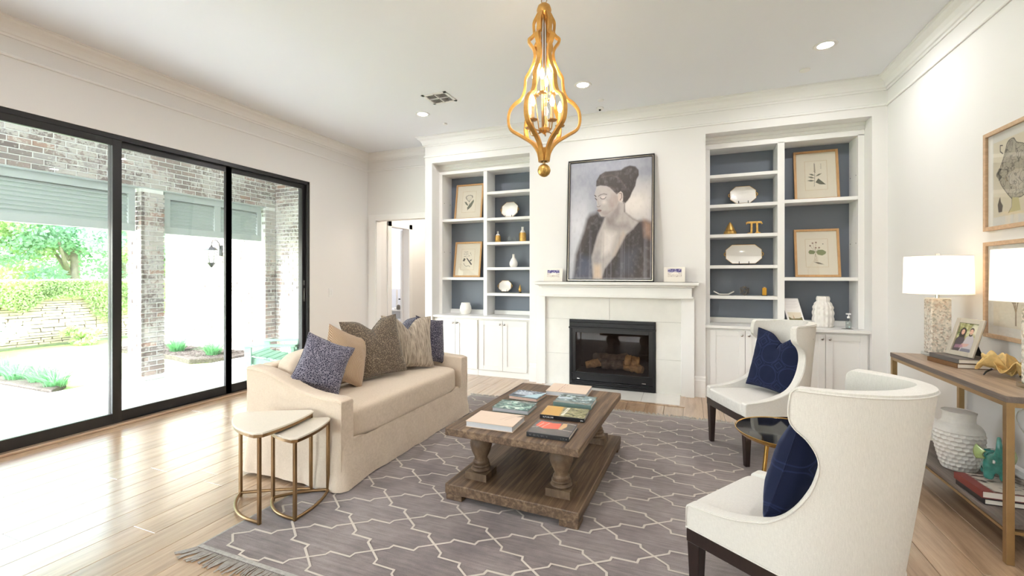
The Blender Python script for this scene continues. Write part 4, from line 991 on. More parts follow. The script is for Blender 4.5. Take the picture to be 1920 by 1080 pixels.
# ================================================================== nesting tables
def leaf_tri(P3, bulge, n=14, rnd=.035):
    """rounded triangle with bulging edges, P3 = three corners"""
    out = []
    c = Vector((sum(p[0] for p in P3)/3, sum(p[1] for p in P3)/3))
    for i in range(3):
        a, b = Vector(P3[i]), Vector(P3[(i+1) % 3]); d = b-a; nrm = Vector((d.y, -d.x)).normalized()
        if (a+b)/2 != c and nrm.dot((a+b)/2-c) < 0: nrm = -nrm
        for k in range(n):
            t_ = (k+.5)/n; t2 = .025+.95*t_ ; out.append(tuple(a.lerp(b, t2)+nrm*bulge[i]*4*t2*(1-t2)))
    return out
def nest(label, feet, top_z, bulge, rails, m='porcelain', loc=None):
    t = thing('nesting_table', label, 'side table', (sum(p[0] for p in feet)/3, sum(p[1] for p in feet)/3, 0), 0, 'nesting side tables')
    c = Vector((sum(p[0] for p in feet)/3, sum(p[1] for p in feet)/3))
    corners = [tuple(c+(Vector(p)-c)*1.135) for p in feet]
    out = leaf_tri(corners, bulge)
    put('tabletop', MB().prism(out, top_z-.012, top_z), 'shagreen', t, bevel=.003)
    inner = [tuple(c+(Vector(p)-c)*.975) for p in out]
    put('top_rim', MB().prism(inner, top_z-.030, top_z-.0125), 'brass_dark', t, bevel=.002)
    zf = .0125
    for p in feet:
        z0 = .0135 if p[0] > RX0 else .001
        put('leg', MB().box(p[0]-.0085, p[0]+.0085, p[1]-.0085, p[1]+.0085, z0, top_z-.03), 'brass_dark', t, bevel=.002)
    for a, b in rails:
        A, B = Vector(feet[a]), Vector(feet[b]); d = B-A; nrm = Vector((d.y, -d.x)).normalized()
        if nrm.dot((A+B)/2-c) < 0: nrm = -nrm
        bl = bulge[a] if (a+1) % 3 == b else bulge[b]
        pts = [(*(A.lerp(B, k/14)+nrm*bl*4*(k/14)*(1-k/14)), .0235) for k in range(15)]
        put('floor_rail', MB().tube(pts, .0095, 8), 'brass_dark', t, smooth=60)
    return t
mat('shagreen', srgb(222, 214, 200), .35, var=.06, vscale=120, bump=.15, bscale=400)
nest('taller pale-topped brass nesting table at the near sofa arm', [(-2.588, 1.945), (-2.181, 1.748), (-2.223, 2.147)], .52, (.065, .03, .012), [(0, 1), (2, 0)])
nest('lower pale-topped brass nesting table tucked half under the taller one', [(-2.349, 1.976), (-2.029, 1.847), (-2.112, 2.177)], .478, (.045, .03, .02), [(0, 1), (1, 2), (2, 0)])
# ================================================================== coffee table
CT = thing('coffee_table', 'weathered brown wooden coffee table on four turned balusters', 'coffee table', (-.93, 2.966, .0), R(-2.4))
def C_(mb, name, **k): return put(name, mb, 'weathered_wood', CT, world=False, **k)
C_(MB().box(-.42, .42, -.62, .62, .402, .45), 'tabletop', bevel=.006)
C_(MB().box(-.42, .42, -.62, .62, .048, .11), 'lower_shelf', bevel=.006)
for sx_ in (-1, 1):
    for sy_ in (-1, 1):
        x0, y0 = sx_*.36, sy_*.565
        C_(MB().box(x0-.055, x0+.055, y0-.05, y0+.05, .0135, .05), 'foot', bevel=.004)
        cx, cy = sx_*.265, sy_*.44
        lg = MB().box(cx-.073, cx+.073, cy-.073, cy+.073, .11, .155)
        b = MB().lathe([(.058, .155), (.064, .162), (.058, .172), (.050, .176), (.057, .184), (.056, .192), (.046, .197), (.050, .204), (.049, .212), (.041, .220), (.040, .232), (.047, .248), (.060, .275), (.069, .305), (.070, .325), (.062, .348), (.046, .368), (.036, .380), (.040, .385), (.038, .390), (.050, .396), (.054, .402)], 28, cx, cy)
        lg.join(b); put('leg', lg, 'weathered_turned', CT, world=False, smooth=40)
# ================================================================== books
def book(label, p, ang, w, h, th, cover, page, name='book', spine='near', cv=None, group=None, spine_m=None, title=None, m='print'):
    """p = near left bottom corner, ang deg, w along +x, h along +y"""
    a = R(ang); ux = Vector((cos(a), sin(a), 0)); uy = Vector((-sin(a), cos(a), 0)); p = Vector(p)
    t = thing(name, label, 'book', tuple(p+ux*w/2+uy*h/2), a, group)
    L = lambda x0, x1, y0, y1, z0, z1: MB().box(x0-w/2, x1-w/2, y0-h/2, y1-h/2, z0, z1)
    put('page_block', L(.004 if spine != 'left' else .002, w-.005, .004 if spine != 'near' else .002, h-.005, .003, th-.003), page, t, world=False)
    put('back_cover', L(0, w, 0, h, 0, .003), cover, t, world=False, bevel=.0008)
    put('front_cover', L(0, w, 0, h, th-.003, th), cover, t, world=False, bevel=.0008)
    if spine == 'near': put('spine', L(0, w, -.001, .003, 0, th), spine_m or cover, t, world=False, bevel=.0008)
    elif spine == 'left': put('spine', L(-.001, .003, 0, h, 0, th), spine_m or cover, t, world=False, bevel=.0008)
    if cv is not None: printed('cover_print', cv, tuple(p+Vector((0, 0, th+.0005))+ux*.001+uy*.001), ux*(w-.002), uy*(h-.002), t, m)
    return t
mat('cover_cream', srgb(214, 192, 172), .6); mat('cover_teal', srgb(96, 120, 116), .4); mat('cover_black', (.012, .012, .014, 1), .35)
mat('cover_grey', srgb(92, 88, 86), .4); mat('cover_red', srgb(120, 52, 46), .45, var=.1); mat('cover_brown', srgb(110, 78, 48), .5); mat('page_pink', srgb(214, 184, 170), .8); mat('page_grey', srgb(196, 198, 202), .8, var=.1, vscale=20, stretch=(1, 1, 80))
mat('ink_dark', (.02, .02, .02, 1), .6); mat('ink_white', (.85, .85, .83, 1), .6); mat('ink_grey', srgb(110, 110, 112), .6)
def cv_cream(right):
    c = Canvas(60, 44, (226, 204, 184)); n = c.noise(3, 5); c.blend((n-.5)*.4, (206, 184, 164))
    if right: c.poly([(.86, .80), (1, .82), (1, 1), (.97, .97)], (128, 118, 106), .01); c.line([(.62, .42), (.80, .95)], .01, (206, 184, 164), 1, .02); c.line([(.72, .42), (.86, .92)], .01, (206, 184, 164), 1, .02)
    else: c.line([(.28, 0), (.33, 1)], .008, (190, 150, 136)); c.line([(.35, 0), (.40, 1)], .004, (200, 164, 148))
    return c
def cv_blotch(bg, cols, f, seed, base=None):
    c = Canvas(84, 64, bg)
    for i, (col, th_) in enumerate(cols): n = c.noise(f, seed+i); c.blend((n-th_)*9, col)
    return c
cb = cv_blotch((86, 112, 108), [((150, 182, 170), .50), ((214, 228, 216), .56), ((60, 84, 82), .66)], 7, 3); cb.poly([(0, 0), (.25, 0), (.12, .5), (.3, 1), (0, 1)], (82, 108, 104), .2, .9); cb.poly([(.55, .8), (1, .8), (1, 1), (.5, 1)], (110, 112, 110), .1, .8)
cc = Canvas(72, 52, (88, 98, 112)); cc.blend((cc.noise(6, 9)-.45)*6, (120, 132, 146)); cc.poly([(.05, .35), (.2, .7), (.45, .86), (.68, .6), (.62, .3), (.3, .22)], (176, 186, 198), .05); cc.blend((cc.noise(12, 2)-.6)*8*(cc.V > .3), (220, 226, 232)); cc.poly([(.42, .08), (.95, .1), (.98, .9), (.72, .55)], (184, 212, 220), .03); cc.poly([(.05, .12), (.5, .16), (.5, .26), (.06, .3)], (52, 62, 72), .03)
ce = cv_blotch((84, 100, 98), [((120, 142, 146), .45), ((188, 206, 208), .60), ((58, 72, 66), .62)], 6, 31); ce.poly([(.02, .45), (.4, .5), (.38, .68), (.05, .62)], (196, 212, 226), .08, .9); ce.poly([(0, 0), (1, 0), (1, .2), (0, .22)], (140, 140, 130), .1, .6)
cf = Canvas(84, 60, (128, 124, 86)); cf.blend((cf.noise(8, 41)-.5)*5, (176, 168, 126)); cf.blend((cf.noise(10, 43)-.6)*7, (84, 82, 52)); cf.poly([(0, 0), (.44, 0), (.40, 1), (0, 1)], (206, 158, 74), .06); cf.poly([(.45, .1), (.52, .1), (.56, .95), (.49, .95)], (222, 216, 190), .015); cf.line([(.47, .3), (.53, .8)], .006, (110, 104, 80))
cg = Canvas(84, 66, (94, 88, 86)); cg.blend((cg.noise(4, 51)-.5)*2, (112, 100, 98)); cg.poly([(.06, .55), (.1, .93), (.3, .90), (.42, .86), (.62, .9), (.66, .46), (.3, .38)], (226, 92, 66), .02); cg.poly([(.64, .46), (.66, .92), (.76, .93), (.80, .7), (.72, .45)], (214, 170, 120), .02); cg.poly([(.78, .5), (.95, .52), (.95, .85), (.8, .88)], (98, 92, 84), .02)
for q in ([(.12, .42), (.2, .8)], [(.24, .44), (.34, .84)], [(.02, .38), (.1, .48)], [(.66, .44), (.98, .40)], [(.76, .93), (.97, .92)]): cg.line(q, .008, (226, 206, 190))
zt = .4507
book('thick cream book at the near left corner of the coffee table', (-1.264, 2.423, zt), 0.5, .309, .224, .036, 'cover_cream', 'page_grey', spine='none', cv=cv_cream(True))
book('book with a pale green frosted-forest cover behind the thick cream book', (-1.241, 2.766, zt), 1, .262, .201, .028, 'cover_teal', 'page_grey', spine='none', cv=cb)
book('blue and grey covered book with pink page edges, far left on the coffee table', (-1.250, 3.09, zt), -5, .235, .19, .026, 'cover_teal', 'page_pink', spine='none', cv=cc)
book('wide cream book at the far end of the coffee table', (-1.020, 3.290, zt), 1.5, .315, .26, .034, 'cover_cream', 'page_grey', spine='none', cv=cv_cream(False))
book('book with a misty landscape cover in front of the far cream book', (-.886, 3.037, zt), 0, .271, .225, .030, 'cover_teal', 'page_white', cv=ce, m='print_gloss')
bf = book('book with a mustard and olive cover and black spine', (-.891, 2.748, zt), 2.5, .291, .207, .024, 'cover_black', 'page_white', cv=cf, m='print_gloss')
bg_ = book('black-spined book with red shapes on its grey cover, nearest the camera', (-.862, 2.408, zt), .5, .251, .227, .026, 'cover_black', 'page_white', cv=cg, m='print_gloss')
def scribble(p, w, h, n, m, parent, seed, u=(1, 0, 0), v=(0, 0, 1), out=(0, -1, 0), name='lettering'):
    """a row of small letter-like strokes, raised by a hair"""
    rr = random.Random(seed); mb = MB(); P0 = Vector(p); u, v, out = Vector(u), Vector(v), Vector(out)
    def bar(a, b, th_=.0007):
        d = (b-a); l = d.length or 1e-6; nn = (u*v.dot(d)-v*u.dot(d))/l*th_; o_ = out*.0004; mb.add([a-nn+o_, a+nn+o_, b+nn+o_, b-nn+o_], [(0, 1, 2, 3)])
    cw = w/n
    for i in range(n):
        if rr.random() < .14: continue
        q = P0+u*(i*cw+cw*.1); ww = cw*.65; k = rr.randrange(4)
        bar(q, q+v*h)
        if k == 0: bar(q+v*h, q+v*h+u*ww); bar(q+v*h*.5, q+v*h*.5+u*ww*.8)
        elif k == 1: bar(q+v*h, q+u*ww); bar(q+u*ww, q+u*ww+v*h)
        elif k == 2: bar(q+v*h, q+u*ww+v*h); bar(q+u*ww+v*h, q+u*ww); bar(q, q+u*ww)
        else: bar(q, q+u*ww)
    return put(name, mb, m, parent, recalc=False)
scribble((-.87, 2.747, zt+.007), .07, .009, 9, 'ink_white', bf, 3, u=(.999, .044, 0), out=(.04, -1, 0)); scribble((-.625, 2.757, zt+.007), .016, .006, 3, 'ink_white', bf, 5, u=(.999, .044, 0), out=(.04, -1, 0))
scribble((-.845, 2.4065, zt+.009), .11, .008, 14, 'ink_grey', bg_, 7); scribble((-.66, 2.4080, zt+.009), .038, .007, 5, 'ink_grey', bg_, 8)
# ================================================================== wing chairs
def chair(label):
    t = thing('wing_chair', label, 'chair', (0, 0, 0), 0)
    PC = [(0, .372), (0, .41), (0, .45), (.012, .466), (.05, .471), (.11, .477), (.18, .489), (.25, .510), (.318, .540), (.385, .60), (.433, .673), (.455, .735), (.460, .775), (.452, .815), (.428, .853), (.396, .880), (.380, .905), (.376, .94), (.380, .98), (.386, 1.0), (.400, 1.012)]
    cvp = smoothline([(d_, z_, 0) for d_, z_ in PC], 4); zk, dk = [], []
    for p in cvp:
        if not zk or p.y > zk[-1]+.0012: zk.append(p.y); dk.append(max(0, p.x))
    zs = zk
    def pt(s_, z):
        w = .275-.008*(z > .9)*(z-.9)*10; D = .600+(z-.372)/.64*.085; L0 = .34; b = D-L0; 
        if s_ <= L0: return (s_, w)
        a = (s_-L0)*1.0; Lq = pi/2*math.sqrt((w*w+b*b)/2); th = min(1, a/Lq)*pi/2
        return (L0+b*sin(th), w*cos(th))
    def s_end(z): w = .275-.008*(z > .9)*(z-.9)*10; D = .600+(z-.372)/.64*.085; b = D-.34; return .34+pi/2*math.sqrt((w*w+b*b)/2)
    def s_of_d(d, z):
        if d <= .34: return d
        D = .600+(z-.372)/.64*.085; b = D-.34; th = math.asin(min(1, (d-.34)/b)); return .34+th/(pi/2)*(s_end(z)-.34)
    n = 40; vs_ = []; edge = []
    for z in zs:
        s0 = s_of_d(float(np.interp(z, zk, dk)), z); se = s_end(z); row = []
        for k in range(2*n+1):
            if k <= n: x, y = pt(s0+(se-s0)*k/n, z)
            else: x, y = pt(s0+(se-s0)*(2*n-k)/n, z); y = -y
            zz = z+(.010*(1-abs(k-n)/n) if z > 1.005 else 0); row.append((x, y, zz))
        vs_ += row; edge.append((row[0], row[-1]))
    m = 2*n+1; mb = MB(); mb.add(vs_, [(i*m+k, i*m+k+1, (i+1)*m+k+1, (i+1)*m+k) for i in range(len(zs)-1) for k in range(m-1)])
    o = put('upholstered_shell', mb, 'linen_chair', t, world=False, smooth=40, recalc=False)
    # check orientation: outward normals
    me = o.data; me.flip_normals() if me.polygons[5].normal.y < 0 else None
    sd = o.modifiers.new('solid', 'SOLIDIFY'); sd.thickness = .052; sd.offset = -1; sd.use_even_offset = True
    bv = o.modifiers.new('bevel', 'BEVEL'); bv.width = .016; bv.segments = 4; bv.limit_method = 'ANGLE'; bv.angle_limit = R(55)
    w = MB()
    for i in (0, 1): w.tube([(e[i][0]+.004, e[i][1]+(.002 if i == 0 else -.002), e[i][2]-.004) for e in edge], .0022, 6)
    w.tube([(vs_[-m+k][0]*1.001+.001, vs_[-m+k][1]*1.008, vs_[-m+k][2]-.010) for k in range(m)], .0028, 6)
    w.tube([(vs_[k][0]+(.002 if k > 10 else 0), vs_[k][1]*1.008, .375) for k in range(m)], .0035, 6)
    put('piping', w, 'linen_chair', t, world=False, smooth=180)
    mb = MB()
    def sf(p, x, y, z): p.y *= 1-.30*max(0, x)**3; p.z += .012*(1-x*x)*(1-y*y)*(z > 0); return p
    squad(mb, (.245, 0, .412), (.255, .236, .045), .16, 64, 20, sf); put('seat_cushion', mb, 'linen_chair', t, world=False, smooth=180)
    put('front_apron', MB().box(-.004, .03, -.27, .27, .372, .41), 'linen_chair', t, world=False, bevel=.008, seg=3)
    foot = [pt(s_end(.372)*k/24, .372) for k in range(25)]; foot = foot+[(x, -y) for x, y in foot[-2::-1]]
    foot = [(x-.003 if x > .1 else x, y*.985) for x, y in foot]
    put('wood_rail', MB().prism(foot, .315, .3715), 'dark_wood', t, world=False, bevel=.003)
    def leg(x, y, dx, dy, r0=.026, r1=.016):
        a = [(x-r0, y-r0, .316), (x+r0, y-r0, .316), (x+r0, y+r0, .316), (x-r0, y+r0, .316)]; b = [(x+dx-r1, y+dy-r1, .0135), (x+dx+r1, y+dy-r1, .0135), (x+dx+r1, y+dy+r1, .0135), (x+dx-r1, y+dy+r1, .0135)]
        put('leg', MB().add(a+b, [(0, 1, 2, 3), (7, 6, 5, 4), (0, 4, 5, 1), (1, 5, 6, 2), (2, 6, 7, 3), (3, 7, 4, 0)]), 'dark_wood', t, world=False, bevel=.003)
    for s_ in (-1, 1): leg(.028, s_*.243, .0, 0); leg(.50, s_*.165, .055, 0)
    return t
ch1 = chair('white curved-back wing chair nearest the camera, seen from behind'); ch1.location = (.15, 2.135, 0); ch1.rotation_euler = (0, 0, math.atan2(-.563, .827)); ch1['group'] = 'pair of white wing chairs'
ch2 = dup(ch1, (.268, 3.77, 0), math.atan2(.426, .905), 'white curved-back wing chair farther away, before the right bookcase')
pillow('throw_pillow', 'dark navy velvet cushion in the wing chair nearest the camera', 'navy_velvet', (.15+.255*.827, 2.135-.255*.563, .462), .44, .41, .17, -122, 15, -6, .03, seed=11)
pillow('throw_pillow', 'dark navy velvet cushion in the wing chair before the right bookcase', 'navy_velvet', (.268+.37*.905, 3.77+.37*.426, .455), .44, .47, .16, -44, 12, 5, .06, seed=12)
# ================================================================== round tray table
tx, ty, tz = .495, 2.715, .545
t = thing('tray_table', 'round gloss black tray table with brass rim and legs between the wing chairs', 'side table', (tx, ty, 0))
put('tray', MB().lathe([(.001, tz-.022), (.205, tz-.022), (.215, tz-.016), (.238, tz+.004), (.245, tz+.006)], 64, tx, ty), 'gloss_black', t, smooth=40)
put('brass_rim', MB().lathe([(.20, tz-.030), (.232, tz-.016), (.248, tz+.002), (.250, tz+.008), (.246, tz+.009), (.242, tz+.006), (.236, tz-.004), (.212, tz-.020), (.2, tz-.024), (.19, tz-.030)], 64, tx, ty), 'polished_brass', t, smooth=50)
for k in range(3):
    a = R(197+120*k); put('leg', MB().tube([(tx+.10*cos(a), ty+.10*sin(a), tz-.03), (tx+.155*cos(a), ty+.155*sin(a), .0225)], [.011, .009], 10), 'polished_brass', t, smooth=60)
put('base_ring', MB().tube([(tx+.155*cos(2*pi*k/40), ty+.155*sin(2*pi*k/40), .0215) for k in range(40)], .0075, 8, closed=True), 'polished_brass', t, smooth=60)
# ================================================================== chandelier
cx, cy = -.863, 2.75
t = thing('chandelier', 'tall gilded teardrop chandelier with candle bulbs and a ball finial', 'chandelier', (cx, cy, 2.3))
ZB = 2.02
put('ball', MB().ball((cx, cy, ZB+.040), .042, 24, 16), 'gold_leaf', t, smooth=180)
put('ball_stem', MB().lathe([(.004, ZB+.078), (.008, ZB+.088), (.006, ZB+.10), (.012, ZB+.115), (.02, ZB+.125), (.014, ZB+.135)], 12, cx, cy).tube([(cx+.008*cos(a), cy, ZB+.092+.012*sin(a)) for a in np.linspace(0, 6, 12)], .0025, 6), 'brass', t, smooth=60)
put('lower_cup', MB().lathe([(.02, ZB+.125), (.034, ZB+.14), (.040, ZB+.16), (.042, ZB+.178), (.036, ZB+.182), (.001, ZB+.182)], 12, cx, cy), 'gilt', t, smooth=30)
put('top_cap', MB().lathe([(.03, 3.065), (.044, 3.075), (.048, 3.10), (.040, 3.125), (.022, 3.14), (.001, 3.145)], 20, cx, cy), 'gilt', t, smooth=40)
# strap profile (radius, height) read from the photo
def zz(v): return 1.38+(516-v)/830*2.874
ST = [(.028, 303), (.040, 285), (.080, 268), (.150, 255), (.215, 243), (.232, 226), (.222, 208), (.190, 195), (.150, 186), (.128, 172), (.122, 158), (.118, 147), (.092, 134), (.068, 118), (.060, 104), (.068, 92), (.092, 82), (.098, 75), (.078, 70), (.064, 64), (.066, 54), (.066, 44), (.050, 34), (.038, 27)]
pts0 = [(r_, zz(v)) for r_, v in ST]
def smoothline(P_, n):
    P_ = [Vector(p) for p in P_]; out = []
    for i in range(len(P_)-1):
        a = P_[max(i-1, 0)]; b = P_[i]; c = P_[i+1]; d = P_[min(i+2, len(P_)-1)]
        for k in range(n): s_ = k/n; out.append(.5*((2*b)+(c-a)*s_+(2*a-5*b+4*c-d)*s_*s_+(3*b-a-3*c+d)*s_**3))
    return out+[P_[-1]]
prof = smoothline(pts0, 5)
for k in range(6):
    a = 2*pi*k/6+.35; ca, sa = cos(a), sin(a); mb = MB(); L = []
    for i, p in enumerate(prof):
        q0 = prof[max(i-1, 0)]; q1 = prof[min(i+1, len(prof)-1)]; d = (q1-q0).normalized(); nn = Vector((d.y, -d.x)); hw, ht_ = .0145, .0085
        for (s1, s2) in ((-1, -1), (1, -1), (1, 1), (-1, 1)):
            rr_ = p.x+nn.x*ht_*s1; z = p.y+nn.y*ht_*s1; L.append((cx+rr_*ca-s2*hw*sa, cy+rr_*sa+s2*hw*ca, z))
    m = len(prof); mb.add(L, [(i*4+j, i*4+(j+1) % 4, (i+1)*4+(j+1) % 4, (i+1)*4+j) for i in range(m-1) for j in range(4)]+[(0, 1, 2, 3), tuple((m-1)*4+j for j in (3, 2, 1, 0))])
    put('strap', mb, 'gilt', t, smooth=50, bevel=.002)
for k in range(4):
    a = 2*pi*k/4+.2; put('inner_rod', MB().tube([(cx+.012*cos(a), cy+.012*sin(a), 3.07), (cx+.018*cos(a), cy+.018*sin(a), 2.7), (cx+.012*cos(a), cy+.012*sin(a), zz(243))], .003, 6), 'brass', t, smooth=180)
hubz = zz(243)
put('hub', MB().lathe([(.006, hubz-.03), (.012, hubz-.02), (.034, hubz-.012), (.036, hubz+.004), (.016, hubz+.012), (.008, hubz+.03)], 16, cx, cy), 'gilt', t, smooth=40)
def candle(a, r_, zp):
    x, y = cx+r_*cos(a), cy+r_*sin(a)
    arm = [(cx+.02*cos(a), cy+.02*sin(a), hubz), (cx+r_*.5*cos(a), cy+r_*.5*sin(a), min(hubz-.012, zp-.05)), (cx+r_*.88*cos(a), cy+r_*.88*sin(a), zp-.045), (x, y, zp)]
    arm = [tuple(p) for p in smoothline(arm, 4)]
    c = put('candle_arm', MB().tube(arm, .0042, 6), 'brass', t, smooth=180)
    put('drip_pan', MB().lathe([(.006, zp-.004), (.028, zp), (.032, zp+.006), (.026, zp+.003), (.008, zp+.003)], 16, x, y), 'brass', c, smooth=40)
    put('candle_sleeve', MB().lathe([(.0105, zp+.003), (.0105, zp+.088), (.004, zp+.09)], 12, x, y), 'candle_sleeve', c, smooth=40)
    put('bulb', MB().lathe([(.004, zp+.088), (.011, zp+.100), (.0155, zp+.115), (.015, zp+.128), (.009, zp+.146), (.002, zp+.162), (.001, zp+.164)], 14, x, y), 'lamp_bulb', c, smooth=180)
    light('bulb_light', 'POINT', (x, y, zp+.175), BULB_W, (1, .80, .60), t, .02)
for k in range(5): candle(2*pi*k/5+.5, .105, zz(236-3*(k % 2)))
for k in range(4): candle(2*pi*k/4+.1, .062, zz(178+4*(k % 2)))
loop = MB().tube([(cx+.018*cos(a), cy, 3.163+.020*sin(a)) for a in np.linspace(0, 2*pi, 20)[:-1]], .003, 6, closed=True)
z = 3.195; k = 0
while z < ZC-.03:
    dx, dy = (cos(.6), sin(.6)) if k % 2 else (-sin(.6), cos(.6)); loop.tube([(cx+dx*.009*cos(a), cy+dy*.009*cos(a), z+.017*sin(a)) for a in np.linspace(0, 2*pi, 14)[:-1]], .0022, 5, closed=True); z += .027; k += 1
put('chain', loop, 'brass', t, smooth=180)
put('canopy', MB().lathe([(.012, ZC-.03), (.05, ZC-.02), (.06, ZC-.002), (.001, ZC-.001)], 24, cx, cy), 'gilt', t, smooth=40)
# ================================================================== painting and cards on the mantel
t = thing('portrait_painting', 'large framed grey portrait of a woman with a dark topknot, on the mantel', 'painting', (-.865, 5.35, 1.3005))
TX0, TX1, TZ0, TZ1 = -1.378, -.350, 1.302, 2.80; yb, yt = 5.315, 5.428
uz = Vector((0, yt-yb, TZ1-TZ0)); hgt = uz.length; uz.normalize(); un = Vector((0, -uz.z, uz.y)); ux = Vector((1, 0, 0)); P0 = Vector((TX0, yb, TZ0))
def pf(x0, x1, z0, z1, n0, n1): return placed(MB().box(x0, x1, n0, n1, z0, z1), P0, ux, un, uz)
W_, f_ = TX1-TX0, .012
put('outer_frame', pf(0, f_, 0, hgt, -.02, .022).join(pf(W_-f_, W_, 0, hgt, -.02, .022)).join(pf(f_, W_-f_, 0, f_, -.02, .022)).join(pf(f_, W_-f_, hgt-f_, hgt, -.02, .022)), 'black_metal', t)
put('silver_slip', pf(f_, f_+.010, f_, hgt-f_, -.01, .010).join(pf(W_-f_-.010, W_-f_, f_, hgt-f_, -.01, .010)).join(pf(f_, W_-f_, f_, f_+.010, -.01, .010)).join(pf(f_, W_-f_, hgt-f_-.010, hgt-f_, -.01, .010)), 'photo_silver', t)
put('inner_frame', pf(.022, .030, .022, hgt-.022, -.01, .016).join(pf(W_-.030, W_-.022, .022, hgt-.022, -.01, .016)).join(pf(.022, W_-.022, .022, .030, -.01, .016)).join(pf(.022, W_-.022, hgt-.030, hgt-.022, -.01, .016)), 'black_metal', t)
put('backing_board', pf(.01, W_-.01, .01, hgt-.01, -.018, .004), 'black_stand', t)
def N(pts): return [((x-36)/668, (1045-y)/(1045-(112-67*(x-36)/668))) for x, y in pts]
cv = Canvas(230, 330, (138, 140, 150)); n1 = cv.noise(4, 1); n2 = cv.noise(12, 2); cv.asp = 1.45
cv.blend((n1-.45)*2.0, (170, 169, 174)); cv.blend(np.clip(1.2-cv.V*2, 0, 1)*.5, (196, 196, 202)); cv.blend((1-np.hypot((cv.U-.8)/.45, (cv.V-.62)/.25))*1.2, (214, 206, 200)); cv.blend((1-np.hypot((cv.U-.1)/.3, (cv.V-.45)/.4))*.9, (206, 206, 212)); cv.blend((cv.V-.85)*3, (150, 152, 164))
rob = (70, 62, 61); robd = (46, 42, 45)
cv.poly(N([(335,545),(312,610),(280,690),(255,780),(238,870),(240,950),(250,1045),(72,1045),(90,850),(118,760),(158,650),(180,560),(205,525),(270,503),(292,530)]), rob, .05)
cv.poly(N([(335,545),(312,610),(280,690),(255,780),(238,870),(170,960),(130,900),(170,740),(215,600),(270,520)]), robd, .06, .75)
cv.poly(N([(130,860),(230,880),(240,1045),(80,1045)]), (78, 86, 108), .08, .6)
cv.poly(N([(605,570),(660,568),(703,590),(703,1045),(300,1045),(330,960),(415,850),(465,760),(495,690),(555,635)]), rob, .035)
cv.poly(N([(560,640),(620,600),(680,720),(600,980),(360,1030),(345,975),(430,860),(480,770),(505,700)]), robd, .08, .6)
cv.poly(N([(640,560),(703,590),(703,720),(650,700)]), (152, 122, 104), .06, .8)
cv.poly(N([(480,830),(600,800),(560,1000),(440,1010)]), (96, 102, 118), .1, .35)
skin = (168, 160, 157); sh = (116, 107, 106)
cv.poly(N([(340,535),(400,490),(440,420),(480,420),(490,470),(500,510),(545,540),(608,575),(556,640),(500,690),(420,850),(335,960),(312,1040),(245,1040),(235,950),(228,870),(250,780),(275,690),(310,610),(330,560)]), skin, .025)
cv.poly(N([(235,860),(300,800),(320,860),(290,930),(240,930)]), (140, 136, 138), .06, .7); cv.poly(N([(350,560),(440,600),(520,590),(545,640),(440,640),(360,620)]), sh, .05, .55); cv.poly(N([(400,500),(445,430),(455,520),(400,600),(345,600),(345,545)]), sh, .04, .6)
cv.poly(N([(480,660),(500,690),(420,850),(400,860),(450,740)]), (178, 154, 130), .04, .5); cv.poly(N([(250,930),(300,930),(310,1040),(245,1040)]), (214, 184, 150), .05, .6); cv.poly(N([(330,660),(420,680),(380,820),(310,860)]), (222, 216, 210), .06, .6)
cv.line(N([(500,510),(560,560),(605,580)]), .008, (110, 98, 94), .6, .02)
hair = (60, 52, 50)
cv.poly(N([(255,292),(257,250),(285,200),(330,172),(400,165),(460,158),(488,135),(530,121),(575,128),(600,158),(602,200),(585,235),(575,290),(550,340),(535,380),(515,410),(495,432),(478,415),(475,350),(460,335),(440,350),(425,360),(400,335),(370,305),(340,292),(290,288),(262,298)]), hair, .012)
cv.blend((cv.noise(14, 8)-.62)*1.5*((cv.c.sum(2) < .25) & (cv.V > .55)), (110, 96, 88)); cv.line(N([(470,165),(520,190),(560,240),(545,320)]), .006, (46, 40, 38), .7, .02); cv.line(N([(300,220),(380,200),(450,230),(500,300)]), .004, (104, 92, 86), .5, .02)
cv.poly(N([(262,296),(290,288),(340,292),(370,305),(400,335),(425,360),(440,380),(445,410),(430,450),(400,490),(365,520),(330,541),(300,540),(287,522),(280,505),(270,492),(276,480),(262,462),(270,440),(258,405),(246,380),(243,360),(250,330)]), skin, .008)
cv.poly(N([(430,360),(445,410),(430,450),(395,490),(370,470),(360,420),(380,360)]), (158, 142, 134), .05, .7); cv.poly(N([(300,300),(370,310),(390,350),(330,340),(270,330)]), (170, 158, 152), .05, .5); cv.poly(N([(290,500),(330,541),(365,520),(400,488),(350,500)]), (140, 126, 122), .03, .6)
cv.spot(*N([(325,425)])[0], .045, .03, (212, 204, 198), .6, .9); cv.spot(*N([(268,425)])[0], .012, .03, (206, 200, 194), .5, .9)
cv.poly(N([(437,385),(440,350),(458,333),(475,350),(478,380),(468,410),(450,418),(440,408)]), (190, 174, 166), .006); cv.line(N([(450,350),(466,352),(468,385),(455,405)]), .005, (98, 84, 80), .9)
cv.line(N([(276,375),(295,362),(320,355),(345,360)]), .004, (84, 74, 72), 1, .012); cv.line(N([(245,368),(256,378)]), .006, (64, 54, 52)); cv.poly(N([(293,383),(310,372),(335,374),(330,392),(305,396)]), (196, 186, 180), .01); cv.line(N([(292,386),(305,397),(325,396),(338,383)]), .004, (64, 54, 54), 1, .008); cv.line(N([(250,392),(262,404)]), .006, (54, 46, 46))
cv.line(N([(268,405),(276,440)]), .006, (140, 126, 120), .6, .02); cv.line(N([(264,456),(272,462),(284,460),(292,452)]), .003, (90, 76, 74), .9, .01); cv.poly(N([(266,488),(284,482),(303,486),(300,500),(278,504)]), (132, 104, 100), .006); cv.line(N([(268,493),(302,492)]), .003, (70, 54, 54)); cv.line(N([(478,415),(490,440),(492,500)]), .006, (60, 52, 50), .8, .015)
